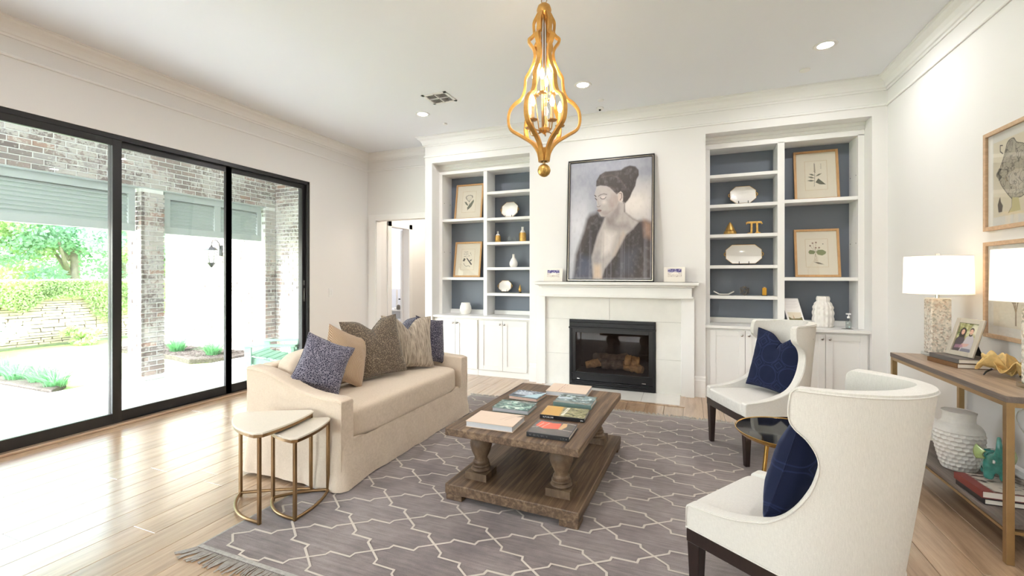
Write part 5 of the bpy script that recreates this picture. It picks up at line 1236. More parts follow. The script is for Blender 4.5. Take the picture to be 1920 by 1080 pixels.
st_ = cv.noise(40, 12)[:, :1]*np.ones_like(cv.U); fd = np.clip((.46-cv.V)*5, 0, 1); cv.blend((st_-.6)*1.0*fd, (176, 176, 188)); cv.blend((.4-st_)*.8*fd, (70, 68, 76)); g_ = cv.noise(30, 21); cv.blend((g_-.5)*.3, (196, 194, 194)); cv.blend((.5-g_)*.3, (90, 86, 88))
ins = .030
printed('canvas_picture', cv, tuple(P0+ux*ins+uz*ins+un*.006), ux*(W_-2*ins), uz*(hgt-2*ins), t)
def card(label, x0, x1, z1, seed):
    t = thing('photo_card', label, 'card', ((x0+x1)/2, 5.345, 1.3005)); y0, y1 = 5.335, 5.36
    u = Vector((0, y1-y0, z1-1.302)); l = u.length; u.normalize(); nn = Vector((0, -u.z, u.y))
    put('card_mount', placed(MB().box(0, x1-x0, -.003, 0, 0, l), (x0, y0, 1.302), (1, 0, 0), nn, u), 'page_white', t)
    put('easel_back', MB().add([((x0+x1)/2, y1, z1-.03), ((x0+x1)/2, y1+.035, 1.302), ((x0+x1)/2, y0+.01, 1.302)], [(0, 1, 2)]), 'page_white', t, recalc=False)
    c = Canvas(40, 24, (214, 206, 196)); c.poly([(0, .62), (0, 1), (1, 1), (1, .6), (.7, .55), (.5, .62), (.3, .55)], (70, 62, 120), .05); c.blend((c.noise(12, seed)-.5)*5*(c.V > .5), (196, 190, 206)); c.blend((c.noise(9, seed+1)-.58)*6*(c.V < .5), (150, 130, 120)); c.poly([(.2, .3), (.8, .3), (.7, .6), (.4, .62)], (236, 230, 220), .06, .7)
    w = x1-x0; printed('card_photo', c, tuple(Vector((x0+w*.18, y0, 1.302))+u*l*.34+nn*.001), Vector((w*.66, 0, 0)), u*l*.55, t)
card('small photo card standing on the mantel left of the portrait', -1.68, -1.44, 1.462, 61); card('small photo card standing on the mantel right of the portrait', -.245, -.02, 1.472, 71)
# ================================================================== framed botanical prints on the shelves
def botanical(kind):
    c = Canvas(70, 96, (228, 220, 202)); c.blend((c.noise(5, kind)-.5)*.5, (214, 204, 184)); g = (104, 108, 88); d = (70, 68, 60); c.asp = 1.35
    if kind == 1:
        c.line([(.42, .06), (.5, .3), (.55, .55)], .008, d); c.poly([(.42, .08), (.38, .2), (.6, .42), (.86, .62), (.88, .5), (.7, .24)], g, .012); c.poly([(.14, .52), (.3, .5), (.45, .34), (.42, .3), (.26, .38)], g, .012)
        for a in range(9): q = .25*cos(a*.5-.2), .2*sin(a*.4+.2); c.line([(.5, .5), (.5+q[0]*1.0, .66+q[1]*.6)], .005, g); c.spot(.5+q[0], .7+q[1]*.7, .045, .035, d, .9); c.spot(.5+q[0], .7+q[1]*.7+.02, .02, .015, (190, 182, 170))
    elif kind == 2:
        c.poly([(.1, .42), (.2, .58), (.33, .52), (.24, .4)], d, .01); c.poly([(.38, .56), (.45, .58), (.86, .26), (.8, .2)], (46, 42, 40), .01); c.poly([(.66, .46), (.84, .52), (.8, .42), (.7, .4)], d, .01); c.line([(.2, .3), (.28, .2), (.42, .14), (.6, .18), (.72, .12)], .014, d)
        for a in range(14): c.spot(.34+.16*cos(a*1.3), .78+.13*sin(a*2.1), .025, .02, (84, 78, 74), .9); 
        for a in range(5): c.spot(.66+.09*cos(a*1.3), .74+.09*sin(a*1.9), .03, .025, (90, 84, 78), .9)
        c.line([(.34, .62), (.3, .9)], .004, d); c.line([(.38, .62), (.42, .92)], .004, d)
    elif kind == 3:
        c.line([(.4, .1), (.44, .5), (.44, .96)], .008, d)
        for k in range(12): c.spot(.44+.018*(-1)**k, .62+k*.027, .035-.002*k, .022, (120, 104, 84), .9)
        for (a, b, e_) in ((.44, .5, (.16, .56)), (.44, .4, (.1, .46)), (.44, .3, (.06, .32)), (.46, .46, (.78, .56))):
            m_ = ((a+e_[0])/2, (b+e_[1])/2); c.poly([(a, b), (m_[0], m_[1]+.035), e_, (m_[0], m_[1]-.03)], (96, 98, 78), .01)
        c.poly([(.46, .24), (.6, .38), (.72, .3), (.95, .14), (.66, .16)], (92, 92, 74), .012)
        for k in range(3): c.spot(.74, .9-k*.07, .035, .012, d, .9)
    else:
        for (x, y) in ((.2, .78), (.32, .88), (.48, .9), (.46, .7), (.62, .7)): c.line([(.42, .52), (x, y)], .005, (130, 120, 96)); c.spot(x, y, .05, .035, (112, 76, 60), .95); c.spot(x+.01, y+.01, .022, .016, (190, 150, 110), .8)
        c.line([(.8, .64), (.8, .82)], .004, d); c.spot(.8, .84, .03, .02, d)
        c.poly([(.1, .54), (.18, .62), (.34, .6), (.44, .54), (.36, .46), (.16, .46)], (112, 122, 72), .012); c.poly([(.46, .54), (.58, .62), (.78, .62), (.94, .54), (.9, .46), (.74, .4), (.54, .44)], (118, 128, 78), .012)
        for x in (.36, .42, .5): c.line([(.44, .5), (x, .18)], .005, (150, 132, 96))
        c.poly([(.34, .16), (.6, .14), (.82, .06), (.56, .08)], (104, 96, 76), .015)
    return c
def print_frame(label, x0, x1, z0, z1, yb_, yt_, kind, lean_x=0.0, m='oak_frame'):
    t = thing('framed_print', label, 'framed picture', ((x0+x1)/2, yb_, z0)); u = Vector((0, yt_-yb_, z1-z0)); l = u.length; u.normalize(); nn = Vector((0, -u.z, u.y)); ux = Vector((1, 0, 0)); P = Vector((x0, yb_, z0+.001)); w = x1-x0; f = .024
    b = lambda a0, a1, b0, b1, c0, c1: placed(MB().box(a0, a1, c0, c1, b0, b1), P, ux, nn, u)
    put('wooden_frame', b(0, f, 0, l, -.008, .014).join(b(w-f, w, 0, l, -.008, .014)).join(b(f, w-f, 0, f, -.008, .014)).join(b(f, w-f, l-f, l, -.008, .014)), m, t, bevel=.002)
    put('mat_board', b(f-.004, w-f+.004, f-.004, l-f+.004, -.008, .002), 'paper_mat', t)
    mw, mh = w*.265, l*.215
    printed('botanical_picture', botanical(kind), tuple(P+ux*mw+u*mh*1.05+nn*.0032), ux*(w-2*mw), u*(l-2.1*mh), t)
    e = .006; put('ruled_line', b(mw-e, mw-e+.0015, mh-e, l-mh+e, .002, .0028).join(b(w-mw+e-.0015, w-mw+e, mh-e, l-mh+e, .002, .0028)).join(b(mw-e, w-mw+e, mh-e, mh-e+.0015, .002, .0028)).join(b(mw-e, w-mw+e, l-mh+e-.0015, l-mh+e, .002, .0028)), 'gold_rim', t)
    put('pane', b(f, w-f, f, l-f, .005, .0065), 'frame_glass', t)
def XY(u, y, f=830): # x on plane y through pixel column u
    d0 = -sin(YAW)*f+cos(YAW)*(u-960); d1 = cos(YAW)*f+sin(YAW)*(u-960); return d0/d1*y
def ZV(u, v, y):
    d1 = cos(YAW)*830+sin(YAW)*(u-960); return 1.38+(516-v)*y/d1
yf = 5.82
print_frame('oak-framed botanical print with a long curved leaf, top left shelf', XY(852, yf), XY(903, yf), 2.196, ZV(880, 346, 5.9), yf, 5.905, 1)
print_frame('oak-framed botanical print with dark seed pods, middle left shelf', XY(850, yf), XY(900, yf), 1.350, ZV(876, 454, 5.9), yf, 5.905, 2)
print_frame('oak-framed botanical print of a flower spike, upper right bookcase shelf', XY(1490, yf), XY(1575, yf), 2.213, ZV(1530, 283, 5.9), yf, 5.905, 3)
print_frame('oak-framed botanical print with two green leaves, middle shelf of the right bookcase', XY(1491, yf), XY(1577, yf), 1.358, ZV(1533, 430, 5.9), yf, 5.905, 4)
# ================================================================== platters on black stands
def platter(label, u0, u1, v0, v1, zsh, yy=5.80, corner=.3, group=None):
    xa, xb = XY(u0, yy), XY(u1, yy); h = ZV((u0+u1)/2, v0, yy)-zsh-.018; w = xb-xa; X = (xa+xb)/2
    t = thing('platter', label, 'platter', (X, yy, zsh)); u = Vector((0, .22, .975)).normalized(); nn = Vector((0, -u.z, u.y)); P = Vector((X, yy, zsh+.018))
    bw, bh = w/2-.018, h/2; c = bh*corner*2
    def octa(k, y):
        a, b, cc_ = bw*k, bh*k, c*k; pts = [(-a+cc_, -b), (a-cc_, -b), (a, -b+cc_*.9), (a, b-cc_*.9), (a-cc_, b), (-a+cc_, b), (-a, b-cc_*.9), (-a, -b+cc_*.9)]
        return [(x, y, z+bh) for x, z in pts]
    o8 = octa(1, 0); i8 = octa(.84, 0); i8 = [(x, 0, z+0) for (x, _, z) in i8]
    mb = MB(); mb.add([(x, -.004, z) for x, y, z in o8]+[(x, .008, z) for x, y, z in o8]+[(x, .002, z+0) for x, y, z in i8],
        [tuple(range(8))]+[(i, (i+1) % 8, 8+(i+1) % 8, 8+i) for i in range(8)]+[(8+i, 8+(i+1) % 8, 16+(i+1) % 8, 16+i) for i in range(8)]+[tuple(range(16, 24))])
    placed(mb, P, (1, 0, 0), nn, u); put('dish', mb, 'porcelain', t, smooth=35)
    rim = [tuple(P+Vector((x, 0, 0))+nn*.011+u*z) for x, y, z in octa(1.0, 0)]; put('gilt_rim', MB().tube(rim, .0022, 5, closed=True), 'gold_rim', t)
    for s_ in (-1, 1): put('handle', MB().tube([tuple(P+Vector((s_*(bw-.002+.020*sin(q)), 0, 0))+nn*.006+u*(bh+.020*cos(q))) for q in np.linspace(0, pi, 9)], .0045, 7), 'gold_rim', t, smooth=180)
    sw = min(.05, w*.2); st = MB()
    for s_ in (-1, 1):
        x = X+s_*sw; st.tube([(x, yy-.035, zsh+.045), (x, yy-.030, zsh+.008), (x, yy+.06, zsh+.006), (x, yy+.055, zsh+h*.7)], .004, 6)
    st.tube([(X-sw, yy+.05, zsh+.03), (X+sw, yy+.05, zsh+.03)], .004, 6).tube([(X-sw, yy-.030, zsh+.010), (X+sw, yy-.030, zsh+.010)], .004, 6)
    put('display_stand', st, 'black_stand', t, smooth=180)
platter('white platter with gilt handles on the second shelf left of the fireplace', 938, 972, 378, 400, 2.183)
platter('small white dish with a black stand on the lowest shelf left of the fireplace', 933, 960, 526, 546, 1.131)
platter('smaller white gilt-handled platter on the second shelf of the right bookcase', 1366, 1421, 348, 376, 2.200)
platter('larger white gilt-handled platter in the middle of the right bookcase', 1358, 1432, 458, 492, 1.496)
# ================================================================== small things on the shelves
def lathe_thing(name, label, cat, u, y, zsh, prof, m, n=28, smooth=40, **k):
    x = XY(u, y); o = put(name, MB().lathe([(r_, z+zsh) for r_, z in prof], n, x, y), m, smooth=smooth); return tag(o, label, cat, **k)
ys = 5.80
def jar(label, u, h, r_, neck, zsh=1.844, stopper=False):
    x = XY(u, ys); t = thing('gilt_jar', label, 'jar', (x, ys, zsh))
    put('gold_body', MB().lathe([(r_*.8, zsh), (r_, zsh+.01), (r_*1.02, zsh+h*.4), (r_*.98, zsh+h*.55), (r_*.8, zsh+h*.62)], 28, x, ys), 'gold_leaf', t, smooth=40)
    if stopper: put('lid', MB().lathe([(r_*.8, zsh+h*.62), (r_*.5, zsh+h*.72), (.006, zsh+h*.80), (.012, zsh+h*.86), (.014, zsh+h*.93), (.008, zsh+h*.98), (.001, zsh+h)], 20, x, ys), 'porcelain', t, smooth=60)
    else: put('neck', MB().lathe([(r_*.8, zsh+h*.62), (r_*.55, zsh+h*.72), (r_*.34, zsh+h*.80), (r_*.34, zsh+h*.96), (r_*.42, zsh+h), (.001, zsh+h)], 20, x, ys), 'porcelain', t, smooth=60)
jar('short gold jar with a pointed white lid, third shelf of the left bookcase', 933.5, .165, .042, 0, stopper=True)
jar('taller gold jar with a white bottle neck, third shelf of the left bookcase', 980, .21, .050, 0)
for k, (u, l) in enumerate(((955, 'clear round glass bubble vase beside the short gold jar'), (965, 'clear round glass bubble vase beside the tall gold jar'))):
    lathe_thing('glass_bubble', l, 'vase', u, 5.78+.0*k, 1.844, [(.016, 0), (.030, .012), (.036, .036), (.030, .06), (.016, .075), (.018, .08)], 'clear_glass', smooth=180, group='glass bubble vases')
lathe_thing('bottle_vase', 'white bottle-shaped vase alone on the fourth shelf of the left bookcase', 'vase', 963, ys, 1.4905, [(.036, 0), (.052, .012), (.059, .045), (.056, .075), (.036, .115), (.020, .14), (.016, .175), (.019, .185), (.001, .185)], 'porcelain', smooth=60)
x = XY(975, ys); t = thing('gilt_figurine', 'small gilt flame-shaped ornament on the lowest left bookcase shelf', 'figurine', (x, ys, 1.131))
put('base', MB().lathe([(.022, 1.131), (.024, 1.14), (.018, 1.146), (.001, 1.146)], 16, x, ys), 'black_stand', t, smooth=40)
put('flame', MB().lathe([(.014, 1.146), (.022, 1.165), (.020, 1.19), (.011, 1.215), (.005, 1.24), (.001, 1.25)], 8, x, ys), 'gold_leaf', t, smooth=60)
def ribbed(name, label, u, y, z0, prof, m, n, amp, lob, group=None):
    x = XY(u, y)
    def f(a, b):
        i = b*(len(prof)-1); k = min(int(i), len(prof)-2); s_ = i-k; r_ = prof[k][0]*(1-s_)+prof[k+1][0]*s_; z = prof[k][1]*(1-s_)+prof[k+1][1]*s_
        r_ *= 1+amp*(.5+.5*cos(a*2*pi*lob))*(abs(sin(b*pi*9)) if lob < 20 else 1); return (x+r_*cos(a*2*pi), y+r_*sin(a*2*pi), z0+z)
    return x, MB().grid(f, 120, 60 if lob < 20 else 24, cu=True)
x, mb = ribbed('p', '', 873, 5.75, .8155, [(.001, 0), (.062, .0), (.075, .03), (.083, .07), (.078, .11), (.066, .14), (.060, .165), (.052, .166), (.001, .15)], 'white_ceramic', 0, .03, 30)
tag(put('ribbed_pot', mb, 'white_ceramic', smooth=60), 'squat ribbed off-white pot on the left bookcase ledge', 'vase')
x, mb = ribbed('p', '', 1543, 5.75, .8155, [(.001, 0), (.085, 0), (.092, .04), (.095, .12), (.092, .19), (.085, .24), (.060, .28), (.056, .335), (.048, .335), (.001, .30)], 'white_ceramic', 0, .12, 14)
tag(put('scalloped_vase', mb, 'white_ceramic', smooth=70), 'tall white scalloped vase on the right bookcase ledge', 'vase')
# seated gold gourd shape, pi symbol
x = XY(1369, ys); z0 = 1.8535
t = thing('gourd_ornament', 'cream gold lidded gourd ornament with a textured base, right bookcase', 'ornament', (x, ys, z0))
put('ribbed_base', MB().grid(lambda a, b: (x+(.050+.024*sin(pi*b)**.7)*(1+.05*cos(a*2*pi*12))*(1-.25*b)*cos(2*pi*a), ys+(.050+.024*sin(pi*b)**.7)*(1+.05*cos(a*2*pi*12))*(1-.25*b)*sin(2*pi*a), z0+.062*b), 72, 10, cu=True), 'gold_leaf', t, smooth=60)
put('domed_lid', MB().lathe([(.050, z0+.058), (.046, z0+.075), (.034, z0+.098), (.026, z0+.118), (.014, z0+.138), (.004, z0+.150), (.001, z0+.152)], 24, x, ys), 'gold_leaf', t, smooth=60)
x = XY(1414, ys); o = MB()
def yb2(pts, y0=-.018, y1=.018): n = len(pts); return MB().add([(x+a, ys+y0, z0+b) for a, b in pts]+[(x+a, ys+y1, z0+b) for a, b in pts], [tuple(range(n)), tuple(range(n, 2*n))[::-1]]+[(i, (i+1) % n, n+(i+1) % n, n+i) for i in range(n)])
o.join(yb2([(-.082, .112), (-.086, .138), (-.070, .148), (.072, .148), (.088, .118), (.074, .112), (.066, .126), (-.066, .126)])).join(yb2([(-.038, .13), (-.038, .03), (-.05, .018), (-.062, .022), (-.072, .012), (-.062, .001), (-.034, .001), (-.018, .016), (-.016, .13)])).join(yb2([(.018, .13), (.020, .03), (.008, .012), (.012, .001), (.060, .001), (.066, .014), (.056, .022), (.042, .026), (.040, .13)]))
tag(put('pi_symbol', o, 'gold_leaf', bevel=.003), 'cream gold pi-shaped ornament on the third shelf of the right bookcase', 'ornament')
z0 = 1.1435; xa, xb = XY(1338, ys), XY(1376, ys); tr = MB(); xc = (xa+xb)/2; hw = (xb-xa)/2
tr.grid(lambda a, b: (xc+hw*(2*a-1), ys+.05*(2*b-1), z0+.002+.034*max(0, abs(2*a-1)-.45)/.55+.012*abs(2*b-1)**3), 25, 9)
o = put('long_dish', tr, 'porcelain', smooth=60, recalc=False); md = o.modifiers.new('s', 'SOLIDIFY'); md.thickness = .005; md.offset = 1; tag(o, 'shallow white boat-shaped dish on the low shelf of the right bookcase', 'dish')
x = XY(1396, ys); mb = MB(); ico = []
phi = 1.618
vv = [Vector(p).normalized()*.052 for p in [(-1, phi, 0), (1, phi, 0), (-1, -phi, 0), (1, -phi, 0), (0, -1, phi), (0, 1, phi), (0, -1, -phi), (0, 1, -phi), (phi, 0, -1), (phi, 0, 1), (-phi, 0, -1), (-phi, 0, 1)]]
zmin = min(v.z for v in vv)
for i in range(12):
    for j in range(i+1, 12):
        if (vv[i]-vv[j]).length < .052*1.06: mb.tube([(x+vv[i].x, ys+vv[i].y, z0+.004+vv[i].z*1.15-zmin*1.15), (x+vv[j].x, ys+vv[j].y, z0+.004+vv[j].z*1.15-zmin*1.15)], .0032, 5)
tag(put('wire_ornament', mb, 'wire_grey'), 'small open wire geometric ornament on the low shelf of the right bookcase', 'ornament')
x = XY(1433, ys); t = thing('candle_holder', 'amber gold glass votive holder at the low shelf end, right bookcase', 'candle holder', (x, ys, z0))
put('amber_glass', MB().box(x-.022, x+.022, ys-.022, ys+.022, z0+.006, z0+.092), 'amber', t, bevel=.004); put('dark_base', MB().box(x-.027, x+.027, ys-.025, ys+.025, z0, z0+.006), 'black_stand', t); put('candle', MB().lathe([(.012, z0+.092), (.012, z0+.10), (.001, z0+.1)], 12, x, ys), 'candle_sleeve', t)
# leaflet in a clear holder
xa, xb = XY(1474, 5.68), XY(1508, 5.68); t = thing('leaflet', 'white printed leaflet with a small landscape photo standing on the right ledge', 'leaflet', ((xa+xb)/2, 5.7, .8155))
u = Vector((-.06, .10, .305)).normalized(); nn = Vector((0, -u.z, u.y)).normalized(); hl = .325; P = Vector((xa+.03, 5.68, .8165)); w = .16
put('acrylic_holder', placed(MB().box(-.004, w+.004, -.006, -.002, 0, hl), P, (1, 0, 0), nn, u).box(xa+.03, xa+.03+w, 5.68, 5.78, .8156, .8185), 'clear_glass', t)
c = Canvas(40, 76, (236, 232, 230)); c.poly([(.12, .18), (.92, .18), (.92, .34), (.75, .30), (.3, .28), (.12, .36)], (110, 104, 64), .02); c.poly([(.12, .34), (.3, .28), (.75, .30), (.92, .36), (.92, .5), (.12, .5)], (216, 206, 186), .04); c.poly([(.38, .26), (.42, .42), (.48, .28)], (190, 160, 130), .02)
for k in range(9): c.line([(.14, .9-k*.035), (.85-.1*(k % 3), .9-k*.035)], .004, (206, 200, 198), .8)
c.line([(.14, .54), (.86, .54)], .005, (150, 160, 160))
printed('leaflet_page', c, tuple(P+nn*.0), Vector((w, 0, 0)), u*hl, t)
x = XY(1591, 5.63); y = 5.63; z0 = .8155; t = thing('soap_bottle', 'clear pump bottle of hand gel on the right bookcase ledge', 'bottle', (x, y, z0))
put('bottle', MB().lathe([(.024, z0+.004), (.026, z0+.01), (.026, z0+.085), (.020, z0+.10), (.011, z0+.108), (.011, z0+.118)], 24, x, y), 'clear_glass', t, smooth=60)
put('gel', MB().lathe([(.022, z0+.006), (.0235, z0+.012), (.0235, z0+.07), (.001, z0+.071)], 20, x, y), 'clear_glass', t, smooth=60)
put('pump', MB().lathe([(.013, z0+.112), (.013, z0+.13), (.005, z0+.132), (.005, z0+.15)], 16, x, y).box(x-.022, x+.020, y-.007, y+.007, z0+.15, z0+.163), 'white_plastic', t, smooth=40)
tag(put('coaster', MB().lathe([(.001, .8152), (.05, .8152), (.052, .8154), (.001, .8155)], 24, x-.01, y), 'wire_grey'), 'thin grey coaster under the pump bottle', 'coaster')
# ================================================================== console table on the right wall
KX0, KX1, KY0, KY1, KZ = 1.415, 1.825, 2.825, 4.115, .805
t = thing('console_table', 'brass-framed console table with two weathered wood shelves by the right wall', 'console table', (1.62, 3.47, 0))
put('tabletop', MB().box(KX0, KX1, KY0, KY1, KZ-.031, KZ), 'console_wood', t, bevel=.002)
put('top_edge', MB().box(KX0-.002, KX0, KY0-.002, KY1+.002, KZ-.031, KZ-.002).box(KX0, KX1, KY0-.002, KY0, KZ-.031, KZ-.002).box(KX0, KX1, KY1, KY1+.002, KZ-.031, KZ-.002), 'console_dark', t)
put('lower_shelf', MB().box(KX0+.004, KX1-.004, KY0+.03, KY1-.03, .165, .187), 'console_dark', t, bevel=.002)
for y in (KY0, KY1-.03):
    for x in (KX0, KX1-.03): put('leg', MB().box(x, x+.03, y, y+.03, .001, KZ-.031), 'brass', t, bevel=.0015)
for z0_, z1_, e in ((KZ-.053, KZ-.031, .03), (.150, .165, .03)):
    for x in (KX0, KX1-.02): put('side_rail', MB().box(x, x+.02, KY0+.03, KY1-.03, z0_, z1_), 'brass', t, bevel=.0015)
    for y in (KY0, KY1-.02): put('end_rail', MB().box(KX0+.03, KX1-.03, y, y+.02, z0_, z1_), 'brass', t, bevel=.0015)
def table_lamp(x, y, z0, label):
    t = thing('table_lamp', label, 'lamp', (x, y, z0), 0, 'pair of mosaic table lamps')
    put('acrylic_foot', MB().box(x-.068, x+.068, y-.068, y+.068, z0, z0+.022), 'clear_glass', t, bevel=.002)
    put('mosaic_base', MB().box(x-.055, x+.055, y-.055, y+.055, z0+.022, z0+.405), 'pearl_mosaic', t, bevel=.005)
    put('base_cap', MB().box(x-.052, x+.052, y-.052, y+.052, z0+.405, z0+.413), 'porcelain', t, bevel=.002)
    put('neck', MB().lathe([(.012, z0+.413), (.012, z0+.475), (.018, z0+.477), (.018, z0+.52), (.001, z0+.522)], 16, x, y), 'chrome', t, smooth=40)
    sh = put('lamp_shade', MB().lathe([(.186, z0+.442), (.180, z0+.708)], 56, x, y), 'lamp_shade', t, smooth=60, recalc=False)
    put('shade_rim', MB().tube([(x+.186*cos(a), y+.186*sin(a), z0+.442) for a in np.linspace(0, 2*pi, 49)[:-1]], .002, 5, closed=True).tube([(x+.180*cos(a), y+.180*sin(a), z0+.708) for a in np.linspace(0, 2*pi, 49)[:-1]], .002, 5, closed=True), 'porcelain_dull', t, kind='stuff')
    sp = MB().tube([(x-.18, y, z0+.702), (x+.18, y, z0+.702)], .002, 5).tube([(x, y-.18, z0+.702), (x, y+.18, z0+.702)], .002, 5).tube([(x, y, z0+.52), (x+.045, y, z0+.60), (x, y, z0+.702)], .002, 5)
    put('harp', sp, 'chrome', t); put('finial', MB().box(x-.011, x+.011, y-.011, y+.011, z0+.702, z0+.728), 'porcelain', t, bevel=.002)
    put('bulb', MB().ball((x, y, z0+.57), .03, 14, 10, (1, 1, 1.2)), 'lamp_bulb', t, smooth=180)
    light('bulb_light', 'POINT', (x, y, z0+.625), LAMP_W, (1, .84, .68), t, .03)
    return t
table_lamp(1.655, 4.035, KZ+.0005, 'pearl mosaic table lamp with a white drum shade at the far console end')
table_lamp(1.655, 3.03, KZ+.0005, 'table lamp with a white drum shade cut off by the right picture edge')
bp = Vector((1.552, 3.546, KZ+.0007)); an = 10
def book2(label, p, ang, w, h, th, cover, page, spm, **k):
    return book(label, p, ang, w, h, th, cover, page, spine='left', spine_m=spm, **k)
book2('brown leather-spined book, lower one under the photo frame', (1.548, 3.542, KZ+.0007), 8, .215, .272, .029, 'cover_brown', 'page_white', 'cover_brown')
book2('dark grey book directly under the photo frame', (1.556, 3.548, KZ+.0302), 8, .21, .262, .027, 'cover_grey', 'page_white', 'cover_grey')
# photo frame
t = thing('framed_photo', 'silver photo frame with a picture of two people, standing on books', 'photo frame', (1.64, 3.69, KZ+.058))
A = Vector((1.597, 3.778, KZ+.0585)); Bp = Vector((1.648, 3.590, KZ+.0585)); ux = (Bp-A).normalized(); w = .195; fw = Vector((-ux.y, ux.x, 0)); fw = fw if fw.x < 0 else -fw
u = (Vector((0, 0, 1))*.95-fw*.30).normalized(); nn = ux.cross(u); nn = nn if nn.dot(fw) > 0 else -nn; h = .245; f = .030
def fb_(a0, a1, b0, b1, c0, c1, m): return placed(MB().box(a0, a1, c0, c1, b0, b1), A, ux, nn, u)
put('silver_frame', fb_(0, f, 0, h, 0, .012, 0).join(fb_(w-f, w, 0, h, 0, .012, 0)).join(fb_(f, w-f, 0, f, 0, .012, 0)).join(fb_(f, w-f, h-f, h, 0, .012, 0)), 'photo_silver', t, bevel=.002)
put('backing', fb_(.004, w-.004, .004, h-.004, -.004, .001, 0), 'black_stand', t)
c = Canvas(64, 90, (150, 146, 96)); c.blend((c.noise(8, 4)-.5)*4, (196, 194, 150)); c.blend((c.noise(6, 9)-.58)*5, (84, 96, 52)); c.poly([(.55, .7), (1, .6), (1, 1), (.7, 1)], (214, 210, 190), .1, .8)
c.poly([(0, 0), (.42, 0), (.5, .35), (.44, .5), (.3, .58), (.12, .52), (.02, .4)], (74, 66, 70), .03); c.poly([(.36, 0), (.95, 0), (.98, .35), (.86, .58), (.66, .62), (.52, .52), (.44, .3)], (176, 170, 174), .03); c.poly([(.30, .12), (.7, .2), (.78, .3), (.4, .28)], (192, 148, 130), .03, .8); c.poly([(.05, .1), (.5, .14), (.45, .25), (.08, .22)], (150, 110, 130), .03, .7); c.poly([(.4, 0), (.95, 0), (.9, .12), (.45, .12)], (84, 88, 104), .03, .8)
c.poly([(.13, .5), (.12, .74), (.22, .84), (.36, .84), (.44, .72), (.42, .5)], (46, 36, 34), .03); c.spot(.28, .69, .095, .105, (206, 164, 144), 1, .2); c.spot(.70, .76, .12, .12, (52, 42, 38), 1, .2); c.spot(.70, .72, .10, .105, (208, 166, 146), 1, .2); c.poly([(.61, .66), (.7, .6), (.8, .66), (.78, .58), (.7, .55), (.62, .58)], (62, 48, 42), .02)
for x_, y_ in ((.24, .70), (.32, .70), (.66, .74), (.74, .74)): c.spot(x_, y_, .015, .01, (40, 30, 30))
c.line([(.24, .63), (.32, .63)], .007, (168, 84, 80)); c.line([(.66, .66), (.74, .66)], .007, (170, 100, 90))
printed('photograph', c, tuple(A+ux*f+u*f+nn*.003), ux*(w-2*f), u*(h-2*f), t)
put('easel_leg', MB().add([tuple(A+ux*(w*.5-.02)+u*h*.7), tuple(A+ux*(w*.5+.02)+u*h*.7), tuple(A+ux*(w*.5+.035)-fw*.105+Vector((0, 0, .001))), tuple(A+ux*(w*.5-.035)-fw*.105+Vector((0, 0, .001)))], [(0, 1, 2, 3)]), 'black_stand', t, recalc=False)
# gilded crumpled leaf sculpture
t = thing('gilt_sculpture', 'crumpled gold leaf-like sculpture lying on the console', 'sculpture', (1.70, 3.36, KZ))
rr = random.Random(9)
def petal(c0, yaw, L, W, curl, tilt, z0):
    def f(u, v):
        a = (u-.5)*2; b = v; w_ = W*sin(pi*min(.97, b*.9+.08))**.7*(1+.12*sin(9*b+c0[0]*50)); x = a*w_; y = b*L; z = curl*(a*a)*w_*1.6+.35*L*sin(b*2.6)*tilt+mn.noise(Vector((x*25, y*25, yaw)))*.016+mn.noise(Vector((x*60, y*60, yaw)))*.007
        q = Matrix.Rotation(yaw, 4, 'Z') @ Vector((x, y, 0)); return (c0[0]+q.x, c0[1]+q.y, max(KZ+.003, z0+z))
    o = put('gold_petal', MB().grid(f, 22, 24), 'crumpled_gold', t, smooth=70, recalc=False); md = o.modifiers.new('s', 'SOLIDIFY'); md.thickness = .003
for (a, b, yw, L, W, cl, ti, z_) in ((1.70, 3.36, 1.2, .14, .05, .9, .8, KZ+.01), (1.70, 3.36, 2.3, .10, .045, .8, .5, KZ+.02), (1.70, 3.36, -2.2, .15, .06, .7, .7, KZ+.01), (1.69, 3.34, -1.0, .12, .05, 1, .6, KZ+.015), (1.68, 3.38, .3, .11, .05, .8, .9, KZ+.02), (1.72, 3.30, 3.2, .13, .05, .9, .5, KZ+.005)): petal((a, b), yw, L, W, cl, ti, z_)
for q in ([(1.66, 3.46, KZ+.05), (1.68, 3.50, KZ+.075), (1.70, 3.53, KZ+.08)], [(1.63, 3.38, KZ+.035), (1.60, 3.37, KZ+.02), (1.585, 3.36, KZ+.004)], [(1.70, 3.28, KZ+.02), (1.69, 3.24, KZ+.012), (1.71, 3.20, KZ+.01)]): put('twig', MB().tube(q, [.006, .005, .003], 6), 'black_stand', t, smooth=180)
# lower shelf: vase, books, elephant
vx, vy, vz = 1.562, 3.56, .1875
t = thing('dimpled_vase', 'large off-white vase with rows of scooped dimples on the lower shelf', 'vase', (vx, vy, vz))
PV = smoothline([(.070, 0), (.082, .006), (.098, .06), (.113, .13), (.119, .19), (.117, .235), (.104, .268), (.082, .285), (.077, .30), (.078, .33), (.083, .352)], 4)
def vf(a, b):
    i = b*(len(PV)-1); k = min(int(i), len(PV)-2); s_ = i-k; p = PV[k].lerp(PV[k+1], s_); r_ = p.x; z = p.y; th = a*2*pi
    if .01 < z < .235:
        row = int((z-.01)/.026); ph = (z-.01)/.026-row; col = (th/(2*pi)*22+(row % 2)*.5) % 1
        d = math.hypot((col-.5)*1.9, (ph-.5)*1.9); r_ -= .007*max(0, 1-d*d)**.7*(1 if ph < .85 else .5); r_ += .002*(ph > .8)
    return (vx+r_*cos(th), vy+r_*sin(th), vz+z)
